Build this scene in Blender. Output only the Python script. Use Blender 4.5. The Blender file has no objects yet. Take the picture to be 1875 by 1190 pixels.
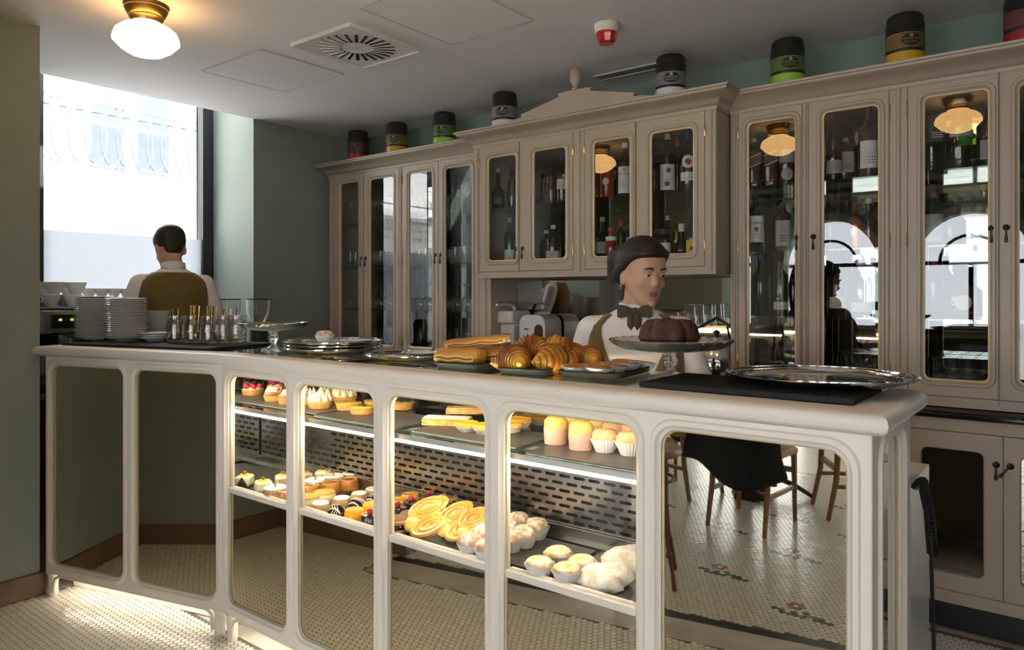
import bpy, bmesh, math, random
import numpy as np
from mathutils import Vector, Matrix
random.seed(7)
R = math.radians
SC = bpy.context.scene
COL = SC.collection

# ------------------------------------------------------------------ camera, sky, exposure
cam = bpy.data.cameras.new('camera'); camo = bpy.data.objects.new('camera', cam); COL.objects.link(camo)
YAW = 38.05
camo.location = (0, 0, 1.4); camo.rotation_euler = (R(90), 0, R(YAW))
cam.sensor_width = 36; cam.lens = 36*1331/1875; cam.shift_y = -54/1875
cam.clip_start = .05; cam.clip_end = 200
SC.camera = camo
SC.view_settings.view_transform = 'Standard'; SC.view_settings.look = 'None'
SC.view_settings.gamma = 1; SC.view_settings.use_curve_mapping = False
SC.view_settings.exposure = 0.0
SC.cycles.transparent_max_bounces = 40
SC.cycles.max_bounces = 12; SC.cycles.glossy_bounces = 7; SC.cycles.diffuse_bounces = 5
SC.cycles.caustics_reflective = False; SC.cycles.caustics_refractive = False
SC.cycles.sample_clamp_indirect = 6
wd = bpy.data.worlds.new('sky'); SC.world = wd; wd.use_nodes = True
bg = wd.node_tree.nodes['Background']
bg.inputs[0].default_value = (.88, .93, 1.0, 1); bg.inputs[1].default_value = 8.0

sun = bpy.data.lights.new('sun', 'SUN'); sun.energy = 34; sun.angle = R(1); sun.color = (1, .97, .95)
suno = bpy.data.objects.new('sun', sun); COL.objects.link(suno)
suno.rotation_euler = Vector((-.55, -.25, -.80)).to_track_quat('-Z', 'Y').to_euler()

def portal(name, loc, rot, sx, sy):
    l = bpy.data.lights.new(name, 'AREA'); l.shape = 'RECTANGLE'; l.size = sx; l.size_y = sy
    l.cycles.is_portal = True
    o = bpy.data.objects.new(name, l); COL.objects.link(o); o.location = loc; o.rotation_euler = rot
    o['kind'] = 'helper'

# pixel column of the 1875 px wide view -> world x on the plane y
_s, _c = math.sin(R(YAW)), math.cos(R(YAW))
def wx(px, y):
    a = (px-937.5)/1331
    return y*(a*_c-_s)/(a*_s+_c)
def project(x, y, z):
    d = -x*_s+y*_c; u = x*_c+y*_s
    return 937.5+1331*u/d, 541-1331*(z-1.4)/d, d

# ------------------------------------------------------------------ materials
def lin(h):
    h = h.lstrip('#'); o = []
    for i in (0, 2, 4):
        v = int(h[i:i+2], 16)/255
        o.append(v/12.92 if v <= .04045 else ((v+.055)/1.055)**2.4)
    return tuple(o)
MATS = {}
def mat(name, col, rough=.5, metal=0, var=.06, scale=12, bump=0, bscale=60, emit=None, estr=0, spec=.5, coat=0, sss=0, trans=0, col2=None, sheen=0):
    if name in MATS: return MATS[name]
    if isinstance(col, str): col = lin(col)
    m = bpy.data.materials.new(name); m.use_nodes = True; MATS[name] = m
    nt = m.node_tree; n = nt.nodes; b = n['Principled BSDF']
    b.inputs['Roughness'].default_value = rough; b.inputs['Metallic'].default_value = metal
    b.inputs['Specular IOR Level'].default_value = spec
    if coat: b.inputs['Coat Weight'].default_value = coat; b.inputs['Coat Roughness'].default_value = .05
    if sss: b.inputs['Subsurface Weight'].default_value = sss; b.inputs['Subsurface Scale'].default_value = .01
    if trans: b.inputs['Transmission Weight'].default_value = trans
    if sheen: b.inputs['Sheen Weight'].default_value = sheen
    tc = n.new('ShaderNodeTexCoord'); nz = n.new('ShaderNodeTexNoise'); nz.inputs['Scale'].default_value = scale; nz.inputs['Detail'].default_value = 3
    nt.links.new(tc.outputs['Object'], nz.inputs['Vector'])
    cr = n.new('ShaderNodeValToRGB')
    if col2 is not None:
        if isinstance(col2, str): col2 = lin(col2)
        a, c = col, col2
        cr.color_ramp.elements[0].position = .38; cr.color_ramp.elements[1].position = .62
    else:
        a = tuple(max(0, v*(1-var)) for v in col); c = tuple(min(1, v*(1+var)) for v in col)
        cr.color_ramp.elements[0].position = .3; cr.color_ramp.elements[1].position = .7
    cr.color_ramp.elements[0].color = (*a, 1); cr.color_ramp.elements[1].color = (*c, 1)
    nt.links.new(nz.outputs['Fac'], cr.inputs['Fac']); nt.links.new(cr.outputs['Color'], b.inputs['Base Color'])
    if bump:
        nb = n.new('ShaderNodeTexNoise'); nb.inputs['Scale'].default_value = bscale; nb.inputs['Detail'].default_value = 4
        nt.links.new(tc.outputs['Object'], nb.inputs['Vector'])
        bp = n.new('ShaderNodeBump'); bp.inputs['Strength'].default_value = bump; bp.inputs['Distance'].default_value = .004
        nt.links.new(nb.outputs['Fac'], bp.inputs['Height']); nt.links.new(bp.outputs['Normal'], b.inputs['Normal'])
    if emit is not None:
        if isinstance(emit, str): emit = lin(emit)
        b.inputs['Emission Color'].default_value = (*emit, 1); b.inputs['Emission Strength'].default_value = estr
    return m
def glass(name, tint=(.97, .985, .975), refl=1.0, rough=0, ior=1.5):
    """thin sheet of glass: clear straight through, mirrored by Fresnel"""
    if name in MATS: return MATS[name]
    m = bpy.data.materials.new(name); m.use_nodes = True; MATS[name] = m
    nt = m.node_tree; n = nt.nodes; n.remove(n['Principled BSDF'])
    t = n.new('ShaderNodeBsdfTransparent'); t.inputs[0].default_value = (*tint, 1)
    g = n.new('ShaderNodeBsdfGlossy'); g.inputs['Roughness'].default_value = rough
    f = n.new('ShaderNodeFresnel'); ge = n.new('ShaderNodeNewGeometry'); im = n.new('ShaderNodeMath'); im.operation = 'MULTIPLY_ADD'
    im.inputs[1].default_value = 1/ior-ior; im.inputs[2].default_value = ior
    nt.links.new(ge.outputs['Backfacing'], im.inputs[0]); nt.links.new(im.outputs[0], f.inputs[0])
    mm = n.new('ShaderNodeMath'); mm.operation = 'MULTIPLY'; mm.inputs[1].default_value = refl; mm.use_clamp = True
    mx = n.new('ShaderNodeMixShader')
    nt.links.new(f.outputs[0], mm.inputs[0]); nt.links.new(mm.outputs[0], mx.inputs[0])
    nt.links.new(t.outputs[0], mx.inputs[1]); nt.links.new(g.outputs[0], mx.inputs[2])
    nt.links.new(mx.outputs[0], n['Material Output'].inputs[0])
    return m
def emission(name, col, s):
    if name in MATS: return MATS[name]
    m = bpy.data.materials.new(name); m.use_nodes = True; MATS[name] = m
    nt = m.node_tree; n = nt.nodes; n.remove(n['Principled BSDF'])
    e = n.new('ShaderNodeEmission'); e.inputs[0].default_value = (*(lin(col) if isinstance(col, str) else col), 1); e.inputs[1].default_value = s
    nt.links.new(e.outputs[0], n['Material Output'].inputs[0])
    return m

M = dict(
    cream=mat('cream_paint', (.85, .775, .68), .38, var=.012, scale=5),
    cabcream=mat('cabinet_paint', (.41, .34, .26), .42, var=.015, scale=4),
    gold=mat('gilded_bead', (.66, .53, .30), .45, .25, var=.1, scale=20),
    green=mat('sage_wall_paint', (.28, .325, .28), .75, var=.04, scale=3, bump=.05, bscale=200),
    teal=mat('teal_wall_paint', (.19, .27, .24), .7, var=.04, scale=3),
    ceil=mat('ceiling_paint', (.80, .78, .80), .85, var=.02, scale=2),
    brown=mat('dark_wood', (.07, .042, .028), .45, var=.3, scale=8, bump=.05),
    black=mat('black_plastic', (.012, .012, .013), .4, var=.1),
    mat_black=mat('black_rubber', (.008, .009, .011), .75, var=.2, scale=40, bump=.25, bscale=300),
    frame=mat('window_frame_paint', (.012, .016, .02), .45),
    mirror=mat('mirror_glass', (.60, .56, .46), .015, 1, var=.005),
    backmirror=mat('cabinet_mirror', (.30, .32, .30), .02, 1, var=.005),
    steel=mat('stainless_steel', (.68, .66, .62), .2, 1, var=.05, scale=30),
    chrome=mat('polished_steel', (.75, .74, .72), .07, 1, var=.02),
    brass=mat('aged_brass', (.50, .33, .12), .3, 1, var=.15, scale=30),
    bronze=mat('dark_bronze', (.07, .05, .035), .35, .9, var=.2, scale=30),
    china=mat('white_china', (.80, .80, .79), .18, var=.02, coat=.4),
    glass=glass('clear_glass', refl=1.6),
    pane=glass('door_pane_glass', (.95, .96, .95), refl=2.5),
    case=glass('display_pane_glass', (.97, .98, .97), refl=1.0),
    shelfglass=glass('green_edge_glass', (.80, .93, .88), refl=1.4),
    cut=mat('cut_crystal', (.97, .95, .92), .03, var=.005, trans=.94),
    crystal=glass('pressed_crystal', (.93, .92, .90), refl=3.2, rough=.04),
    paper=mat('white_paper', (.82, .79, .74), .8, var=.03, sss=0),
    led=emission('warm_led', (1.0, .86, .64), 62),
    kick=emission('plinth_led', (1.0, .90, .74), 14),
    white=mat('white_board', (.80, .77, .70), .6, var=.02),
    hex=mat('ivory_hex_tile', (.74, .70, .62), .22, var=.10, scale=30, spec=.5),
    hexred=mat('terracotta_hex_tile', (.42, .13, .09), .25, var=.1, scale=30),
    hexgreen=mat('green_hex_tile', (.05, .10, .07), .25, var=.15, scale=30),
    grout=mat('grey_grout', (.13, .115, .095), .8, var=.1, scale=40),
    marble=mat('veined_marble', (.46, .40, .35), .25, col2=(.58, .52, .47), scale=5),
    band=mat('dark_marble_band', (.035, .025, .022), .25, var=.3, scale=10),
)

# ------------------------------------------------------------------ mesh builder
class MB:
    def __init__(s): s.v = []; s.f = []; s.m = []
    def add(s, vs, fs, mi=0):
        o = len(s.v); s.v += [tuple(v) for v in vs]
        for f in fs: s.f.append(tuple(i+o for i in f)); s.m.append(mi)
        return s
    def box(s, x0, x1, y0, y1, z0, z1, mi=0):
        v = [(x0,y0,z0),(x1,y0,z0),(x1,y1,z0),(x0,y1,z0),(x0,y0,z1),(x1,y0,z1),(x1,y1,z1),(x0,y1,z1)]
        return s.add(v, [(0,3,2,1),(4,5,6,7),(0,1,5,4),(1,2,6,5),(2,3,7,6),(3,0,4,7)], mi)
    def rings(s, rs, closed=True, cap0=False, cap1=False, mi=0):
        n = len(rs[0]); v = [p for r in rs for p in r]; f = []
        m = n if closed else n-1
        for i in range(len(rs)-1):
            for j in range(m):
                k = (j+1) % n
                f.append((i*n+j, i*n+k, (i+1)*n+k, (i+1)*n+j))
        if cap0: f.append(tuple(range(n))[::-1])
        if cap1: f.append(tuple((len(rs)-1)*n+j for j in range(n)))
        return s.add(v, f, mi)
    def lathe(s, prof, n=24, c=(0, 0, 0), mi=0, rf=None, sx=1, sy=1):
        rs = []
        for r, z in prof:
            r = max(r, 1e-5); ring = []
            for j in range(n):
                a = 2*math.pi*j/n; q = r*(rf(a, z) if rf else 1)
                ring.append((c[0]+q*math.cos(a)*sx, c[1]+q*math.sin(a)*sy, c[2]+z))
            rs.append(ring)
        return s.rings(rs, cap0=prof[0][0] > 1e-4, cap1=prof[-1][0] > 1e-4, mi=mi)
    def tube(s, pts, r, n=8, mi=0, cap=True):
        pts = [Vector(p) for p in pts]; rs = []
        up = None
        for i, p in enumerate(pts):
            d = (pts[min(i+1, len(pts)-1)]-pts[max(i-1, 0)]).normalized()
            if up is None:
                up = Vector((0, 0, 1)) if abs(d.z) < .9 else Vector((1, 0, 0))
            x = d.cross(up).normalized(); y = x.cross(d).normalized(); up = y
            q = r[i] if isinstance(r, (list, tuple)) else r
            rs.append([p+x*q*math.cos(2*math.pi*j/n)+y*q*math.sin(2*math.pi*j/n) for j in range(n)])
        return s.rings(rs, cap0=cap, cap1=cap, mi=mi)
    def prism(s, poly, a0, a1, f=None, mi=0):
        """polygon extruded from a0 to a1; f(u, v, a) -> point"""
        f = f or (lambda u, v, a: (u, v, a))
        return s.rings([[f(u, v, a0) for u, v in poly], [f(u, v, a1) for u, v in poly]], cap0=True, cap1=True, mi=mi)
    def sphere(s, c, rx, ry=None, rz=None, n=12, m=8, mi=0):
        ry = ry or rx; rz = rz or rx
        prof = [(math.sin(math.pi*i/m), -math.cos(math.pi*i/m)) for i in range(m+1)]
        rs = [[(c[0]+max(r, 1e-4)*rx*math.cos(2*math.pi*j/n), c[1]+max(r, 1e-4)*ry*math.sin(2*math.pi*j/n), c[2]+z*rz) for j in range(n)] for r, z in prof]
        return s.rings(rs, mi=mi)
    def xf(s, M4):
        s.v = [tuple(M4 @ Vector(v)) for v in s.v]; return s
    def mesh(s, name, mats, angle=38):
        me = bpy.data.meshes.new(name); me.from_pydata(s.v, [], s.f)
        for m in (mats if isinstance(mats, (list, tuple)) else [mats]): me.materials.append(m)
        if any(s.m): me.polygons.foreach_set('material_index', s.m)
        bm = bmesh.new(); bm.from_mesh(me); bmesh.ops.remove_doubles(bm, verts=bm.verts, dist=2e-5)
        bmesh.ops.recalc_face_normals(bm, faces=bm.faces); bm.to_mesh(me); bm.free()
        me.polygons.foreach_set('use_smooth', [True]*len(me.polygons))
        me.set_sharp_from_angle(angle=R(angle))
        return me

def link(name, me, parent=None, loc=(0, 0, 0), rz=0, label=None, cat=None, group=None, kind=None, rot=None):
    o = bpy.data.objects.new(name, me); COL.objects.link(o)
    o.location = loc; o.rotation_euler = rot or (0, 0, rz)
    if parent is not None: o.parent = parent
    if label: o['label'] = label
    if cat: o['category'] = cat
    if group: o['group'] = group
    if kind: o['kind'] = kind
    return o
def thing(name, label, cat, loc=(0, 0, 0), rz=0, group=None, rot=None, kind=None):
    return link(name, None, None, loc, rz, label, cat, group, kind, rot)
def part(name, mb, m, parent, loc=(0, 0, 0), rz=0, bevel=0, angle=38, label=None, kind=None, rot=None, sub=0):
    me = mb if isinstance(mb, bpy.types.Mesh) else mb.mesh(name, m, angle)
    o = link(name, me, parent, loc, rz, label, None, None, kind, rot)
    if bevel:
        b = o.modifiers.new('edge', 'BEVEL'); b.width = bevel; b.segments = 2; b.limit_method = 'ANGLE'
    if sub:
        b = o.modifiers.new('smooth', 'SUBSURF'); b.levels = sub; b.render_levels = sub
    return o
def single(name, mb, m, label, cat, loc=(0, 0, 0), rz=0, group=None, bevel=0, rot=None, kind=None, sub=0):
    o = part(name, mb, m, None, loc, rz, bevel, rot=rot, sub=sub)
    o['label'] = label; o['category'] = cat
    if group: o['group'] = group
    if kind: o['kind'] = kind
    return o
def struct(name, mb, m, label=None, parent=None, bevel=0, cat=None):
    o = part(name, mb, m, parent, bevel=bevel); o['kind'] = 'structure'
    if label: o['label'] = label
    if cat: o['category'] = cat
    return o
KIDS = {}
def copy_tree(o, loc, rz=None, label=None, group=None, rot=None, scale=None):
    c = o.copy(); COL.objects.link(c); c.location = loc
    if rz is not None: c.rotation_euler = (0, 0, rz)
    if rot is not None: c.rotation_euler = rot
    if scale is not None: c.scale = (scale,)*3 if not isinstance(scale, tuple) else scale
    if label: c['label'] = label
    if group: c['group'] = group
    for k in [x for x in COL.objects if x.parent == o] if o not in KIDS else KIDS[o]:
        d = k.copy(); COL.objects.link(d); d.parent = c
        for g in [x for x in KIDS.get(k, [])]:
            e = g.copy(); COL.objects.link(e); e.parent = d
    return c
def freeze(o):
    """remember a prototype's parts before it is copied"""
    ch = [x for x in COL.objects if x.parent == o]; KIDS[o] = ch
    for k in ch: KIDS[k] = [x for x in COL.objects if x.parent == k]
    return o

def rrect(x0, x1, z0, z1, r, n=6):
    pts = []
    for cx, cz, a0 in ((x1-r, z1-r, 0), (x0+r, z1-r, 90), (x0+r, z0+r, 180), (x1-r, z0+r, 270)):
        for i in range(n+1):
            a = R(a0+90*i/n); pts.append((cx+r*math.cos(a), cz+r*math.sin(a)))
    return pts
def ringframe(mb, specs, mi=0, n=6, f=None):
    """specs: (x0,x1,z0,z1,r,y) successive outlines joined into a moulded frame"""
    f = f or (lambda x, z, y: (x, y, z))
    mb.rings([[f(x, z, s[5]) for x, z in rrect(*s[:5], n)] for s in specs], mi=mi)
    return mb
def sweep(mb, path, prof, mi=0, closed_prof=True, cap=True):
    """profile of (out, z) carried along a plan polyline; 'out' is to the right of travel"""
    rs = []
    P = [Vector(p) for p in path]
    for i, p in enumerate(P):
        ns = []
        if i > 0: d = (P[i]-P[i-1]).normalized(); ns.append(Vector((d.y, -d.x)))
        if i < len(P)-1: d = (P[i+1]-P[i]).normalized(); ns.append(Vector((d.y, -d.x)))
        nn = sum(ns, Vector((0, 0))).normalized(); k = 1/max(.3, nn.dot(ns[0]))
        rs.append([(p.x+nn.x*o*k, p.y+nn.y*o*k, z) for o, z in prof])
    mb.rings(rs, closed=closed_prof, cap0=cap, cap1=cap, mi=mi)
    return mb

_TX = {}
def text_geo(txt, size):
    k = (txt, size)
    if k not in _TX:
        cu = bpy.data.curves.new('lettering', 'FONT'); cu.body = txt; cu.size = size; cu.align_x = 'CENTER'; cu.align_y = 'CENTER'; cu.resolution_u = 2
        o = bpy.data.objects.new('lettering', cu); COL.objects.link(o)
        dg = bpy.context.evaluated_depsgraph_get(); me = o.evaluated_get(dg).to_mesh()
        _TX[k] = ([tuple(v.co) for v in me.vertices], [tuple(p.vertices) for p in me.polygons])
        o.evaluated_get(dg).to_mesh_clear(); bpy.data.objects.remove(o); bpy.data.curves.remove(cu)
    return _TX[k]
def put_text(mb, txt, size, f, mi=0):
    v, fs = text_geo(txt, size)
    mb.add([f(x, y) for x, y, _ in v], fs, mi)
def at(px, py, z):
    a = (px-937.5)/1331; b = -(py-541)/1331; t = (z-1.4)/b
    return (t*(a*_c-_s), t*(a*_s+_c), z)

# ------------------------------------------------------------------ floor
# threshold strip of the opening behind the viewer: marble with a dark band, laid a little askew
def band_y(x): return .06-.19*x            # far edge of the dark band
floor_mat = mat('far_floor_tile', (.66, .61, .53), .3, var=.12, scale=40)
fl = MB(); fl.box(-6.6, 4.6, -5.7, 3.95, -.2, -.006)
floor = struct('floor', fl, floor_mat, 'ivory hexagon mosaic floor with small flower motifs')
zones = [(-3.84, .3, -2.7, 1.66), (-.75, .75, 1.66, 3.5)]
gb = MB()
for x0, x1, y0, y1 in zones: gb.box(x0, x1, y0, y1, -.0055, -.0022)
struct('grout_bed', gb, M['grout'], parent=floor)
HF = .0255; HR = HF/math.sqrt(3)
PX = HF+.0030; PY = PX*math.sqrt(3)/2
flowers = [(-1.47, -.36), (-1.0, -.13), (-1.26, -.84), (-1.72, -1.05), (-1.5, -1.51), (-.75, -.55), (-.55, -1.1), (-2.1, -.6), (-2.3, -1.3), (-2.55, -.1), (-1.05, -1.35), (-1.9, -1.75), (-1.2, -1.95), (-.3, -.2)]
ROSE = {(1, 0), (0, 1), (-1, 1), (-1, 0), (0, -1), (1, -1)}
def axial(q, r): return q+r/2, r           # columns of PX, rows of PY
red, grn = set(), set()
for fx, fy in flowers:
    r0 = round(fy/PY); q0 = round(fx/PX-r0/2)
    up = -1
    for dq, dr in ROSE: red.add((q0+dq, r0+dr))
    for k in range(2, 5): grn.add((q0+(k//2), r0+k*-up))
    for k in range(1, 4):
        grn.add((q0+1-k, r0+4+0)); grn.add((q0+1+k, r0+4)); grn.add((q0-k, r0+3+(k > 1))); 
    for k in range(2, 4): grn.add((q0+k, r0+3)); grn.add((q0-k-1, r0+2+1))
near, rest = [], {0: [], 1: [], 2: []}
for x0, x1, y0, y1 in zones:
    for r in range(int(y0/PY)+1, int(y1/PY)):
        y = r*PY
        for q in range(int(x0/PX-r/2), int(x1/PX-r/2)+2):
            x = (q+r/2)*PX
            if not (x0+.012 < x < x1-.012): continue
            by = band_y(x)
            if by-.07 < y < by+.2 and x > -2.9: continue
            if x < -2.87 and y < .64-.125*(x+3.84): continue
            k = 1 if (q, r) in red else 2 if (q, r) in grn else 0
            px, py, d = project(x, y, 0)
            vis = d > .3 and 0 < px < 1875 and py < 1195 and ((x < -2 and y < 1.6) or (x > -.45 and y > 2.4))
            (near if vis and k == 0 else rest[k]).append((x, y, d))
near.sort(key=lambda t: t[2])
rest[0] += near[300:]; near = near[:300]
HEXP = [(HR*math.cos(R(30+60*i)), HR*math.sin(R(30+60*i))) for i in range(6)]
t1 = MB(); t1.rings([[(x, y, -.0035) for x, y in HEXP], [(x, y, -.0006) for x, y in HEXP], [(x*.96, y*.96, 0) for x, y in HEXP]], cap1=True)
tile_me = t1.mesh('hex_tile', M['hex'])
for i, (x, y, d) in enumerate(near):
    o = link('hex_tile', tile_me, floor, (x, y, 0))
hv = np.array([(x, y, -.0035) for x, y in HEXP]+[(x*.97, y*.97, 0) for x, y in HEXP])
hf = [(j, (j+1) % 6, 6+(j+1) % 6, 6+j) for j in range(6)]+[(6, 7, 8, 9, 10, 11)]
for k, nm, mm in ((0, 'hex_tile_field', 'hex'), (1, 'flower_petal_tiles', 'hexred'), (2, 'flower_leaf_tiles', 'hexgreen')):
    pts = rest[k]; V = []; Fc = []
    rr = random.Random(3)
    for i, (x, y, d) in enumerate(pts):
        t = hv+np.array((x, y, 0)); tx, ty = rr.uniform(-.02, .02), rr.uniform(-.02, .02)
        t[6:, 2] += hv[6:, 0]*tx+hv[6:, 1]*ty
        V.append(t); o = 12*i
        Fc += [tuple(a+o for a in f) for f in hf]
    me = bpy.data.meshes.new(nm); me.from_pydata(np.concatenate(V).tolist(), [], Fc); me.materials.append(M[mm])
    link(nm, me, floor, kind='stuff')
st = MB(); xa, xb = -2.88, 3.2
st.prism([(xa, band_y(xa)), (xb, band_y(xb)), (xb, band_y(xb)+.19), (xa, band_y(xa)+.19)], -.0055, 0)
struct('threshold_slab', st, M['marble'], parent=floor)
st = MB(); st.prism([(xa, band_y(xa)-.06), (xb, band_y(xb)-.06), (xb, band_y(xb)), (xa, band_y(xa))], -.0055, .0005)
struct('threshold_band', st, M['band'], parent=floor)

# ------------------------------------------------------------------ walls
CZ = 2.66
w = MB(); w.box(-4.7, 4.6, 3.87, 4.1, 0, 3.6); struct('wall_back', w, M['teal'], 'teal green back wall above the cabinets')
w = MB(); w.box(-5.32, -4.65, 2.948, 3.869, 0, 3.3); struct('wall_left', w, M['green'], 'sage green wall with a deep window reveal')
w = MB(); w.prism([(-3.84, 1.318), (-5.32, 1.318), (-5.32, .4), (-6.6, .4), (-6.6, .24), (-2.86, .24), (-2.88, .51), (-3.84, .63)], 0, 3.6)
struct('wall_pillar', w, M['green'], 'sage green wall end beside the counter')
w = MB(); w.box(-5.32, -4.65, 1.319, 1.54, 0, 3.3); w.box(-5.32, -4.65, 1.541, 2.947, 0, .88); struct('wall_window', w, M['green'], 'sage green wall under the window')
w = MB(); w.box(-5.32, -4.66, 1.32, 2.947, 3.1, 3.3); struct('trim_1', w, M['ceil'], 'soffit above the window recess')
c = MB(); c.box(-4.65, 4.6, .22, 3.869, CZ, CZ+.2); ceiling = struct('ceiling', c, M['ceil'], 'smooth off-white ceiling')
w = MB(); w.box(-2.86, 1.2, .10, .219, 2.5, 3.6); w.box(1.2, 4.6, .10, .219, 0, 3.6); struct('wall_shade_bulkhead', w, M['green'], 'bulkhead and added side wall holding hall daylight off the cabinets')  # unseen side wall and lowered header, added to keep hall light off the cabinets
b = MB(); b.box(-3.84, -3.822, .63, 1.336, 0, .107); b.box(-4.3, -3.84, 1.318, 1.336, 0, .107)
b.prism([(-3.822, .629), (-2.862, .509), (-2.861, .531), (-3.822, .651)], 0, .107)
struct('baseboard_left', b, mat('brown_skirting', (.17, .105, .07), .45, var=.15), 'brown wooden skirting board', bevel=.003)
# hall behind the viewer
HZ = 3.6
w = MB(); w.box(-6.6, -6.4, -5.6, .239, 0, HZ); struct('wall_hall_left', w, M['green'])
c = MB(); c.box(-6.6, 4.6, -5.95, .099, HZ, HZ+.2); struct('ceiling_hall', c, M['ceil'])
cream2 = mat('hall_plaster', (.74, .68, .52), .6)
def arch_wall(name, fn, span, cells, z1, thick):
    """fn(u, t, z) -> world; cells: (centre, half width, sill, spring)"""
    w = MB(); tr = MB(); u = span[0]; panes = []
    for c0, hw, sill, spr in cells:
        w.prism([(u, 0), (c0-hw, 0), (c0-hw, z1), (u, z1)], 0, thick, lambda a, z, t: fn(a, t, z))
        w.prism([(c0-hw, 0), (c0+hw, 0), (c0+hw, sill), (c0-hw, sill)], 0, thick, lambda a, z, t: fn(a, t, z))
        arc = [(c0-hw*math.cos(math.pi*i/16), spr+hw*math.sin(math.pi*i/16)) for i in range(17)]
        for i in range(16):
            (a, za), (b_, zb) = arc[i], arc[i+1]
            w.prism([(a, za), (b_, zb), (b_, z1), (a, z1)], 0, thick, lambda a, z, t: fn(a, t, z))
        # cream surround and dark glazing bars
        tr.rings([[fn(c0-(hw+.12)*math.cos(math.pi*i/16), -.03, spr+(hw+.12)*math.sin(math.pi*i/16)) for i in range(17)],
                  [fn(c0-hw*math.cos(math.pi*i/16), -.03, spr+hw*math.sin(math.pi*i/16)) for i in range(17)]], closed=False)
        for s in (-1, 1):
            a, b_ = sorted((c0+s*hw, c0+s*(hw+.12)))
            tr.prism([(a, 0), (b_, 0), (b_, spr), (a, spr)], -.03, 0, lambda a, z, t: fn(a, t, z))
        panes.append((c0, hw, sill, spr)); u = c0+hw
    w.prism([(u, 0), (span[1], 0), (span[1], z1), (u, z1)], 0, thick, lambda a, z, t: fn(a, t, z))
    o = struct(name, w, M['green']); struct('window_surround', tr, cream2, parent=o)
    bars = MB()
    for c0, hw, sill, spr in panes:
        for k in (-1, 0, 1): bars.prism([(c0+k*hw*.96-.03, sill), (c0+k*hw*.96+.03, sill), (c0+k*hw*.96+.03, spr), (c0+k*hw*.96-.03, spr)], .1, .16, lambda a, z, t: fn(a, t, z))
        for zz in (sill, spr-.03): bars.prism([(c0-hw, zz), (c0+hw, zz), (c0+hw, zz+.06), (c0-hw, zz+.06)], .1, .16, lambda a, z, t: fn(a, t, z))
        bars.tube([fn(c0-hw*.55*math.cos(math.pi*i/12), .13, spr+hw*.55*math.sin(math.pi*i/12)) for i in range(13)], .025, 6)
    struct('glazing_bars', bars, M['frame'], parent=o)
    return o
front_cells = [(-5.2, .62, .5, 1.95), (-3.3, .75, .12, 1.9), (-1.3, .75, .12, 1.9), (.7, .75, .12, 1.9), (2.7, .75, .12, 1.9)]
arch_wall('wall_hall_front', lambda u, t, z: (u, -5.6-t, z), (-6.6, 4.6), front_cells, HZ, .35)
added_cells = [(-4.2, .85, .12, 1.9)]  # unseen side window, added to bring more daylight into the hall
arch_wall('wall_right', lambda u, t, z: (4.4+t, u, z), (-5.6, 3.9), added_cells, HZ, .3)
for c0, hw, s0, sp in front_cells: portal('daylight_portal', (c0, -5.6, (s0+sp+hw)/2), (R(-90), 0, 0), 2*hw, sp+hw-s0)
for c0, hw, s0, sp in added_cells: portal('daylight_portal', (4.4, c0, (s0+sp+hw)/2), (R(90), 0, R(-90)), 2*hw, sp+hw-s0)
portal('daylight_portal', (-5.15, 2.33, 1.99), (R(90), 0, R(-90)), 1.2, 2.2)
co = MB()
for z, d in ((2.95, .05), (3.02, .12), (3.16, .2)): co.box(-6.4, 4.4, -5.599, -5.599+d, z, z+.06)
for i in range(60): co.box(-6.3+i*.18, -6.2+i*.18, -5.55, -5.48, 2.87, 2.95)
for x in (-4.25, -2.3, -.3, 1.7): co.box(x-.16, x+.16, -5.599, -5.5, 0, 2.95)
struct('trim_2', co, cream2, 'cream plaster cornice and pilasters of the hall')
# ------------------------------------------------------------------ street window
wf = MB(); X0 = -5.22
for y0, y1 in ((1.545, 1.80), (2.862, 2.944)): wf.box(X0-.05, X0+.04, y0, y1, .882, 3.098)
wf.box(X0-.05, X0+.04, 1.80, 2.862, .882, .93); wf.box(X0-.05, X0+.04, 1.80, 2.862, 3.03, 3.098)
win = struct('window_1', wf, M['frame'], 'tall black framed street window', bevel=.004)
g = MB(); g.add([(X0, 1.80, .93), (X0, 2.862, .93), (X0, 2.862, 3.03), (X0, 1.80, 3.03)], [(0, 1, 2, 3)]); struct('window_pane', g, glass('street_glass', (.97, .98, .99)), parent=win)
film = bpy.data.materials.new('frosted_film'); film.use_nodes = True
_n = film.node_tree.nodes; _n.remove(_n['Principled BSDF'])
_t = _n.new('ShaderNodeBsdfTranslucent'); _t.inputs[0].default_value = (.37, .385, .405, 1)
_nz = _n.new('ShaderNodeTexNoise'); _nz.inputs['Scale'].default_value = 30
_tp = _n.new('ShaderNodeBsdfTransparent'); _mx = _n.new('ShaderNodeMixShader'); _mx.inputs[0].default_value = .04
film.node_tree.links.new(_t.outputs[0], _mx.inputs[1]); film.node_tree.links.new(_tp.outputs[0], _mx.inputs[2])
film.node_tree.links.new(_mx.outputs[0], _n['Material Output'].inputs[0])
g = MB(); g.box(X0+.008, X0+.010, 1.80, 2.862, .93, 1.82); struct('frosted_film', g, film, parent=win)
sl = MB(); sl.box(-5.18, -4.6, 1.542, 2.946, .881, .905); struct('trim_3', sl, M['marble'], 'stone sill of the street window', bevel=.004)

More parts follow.
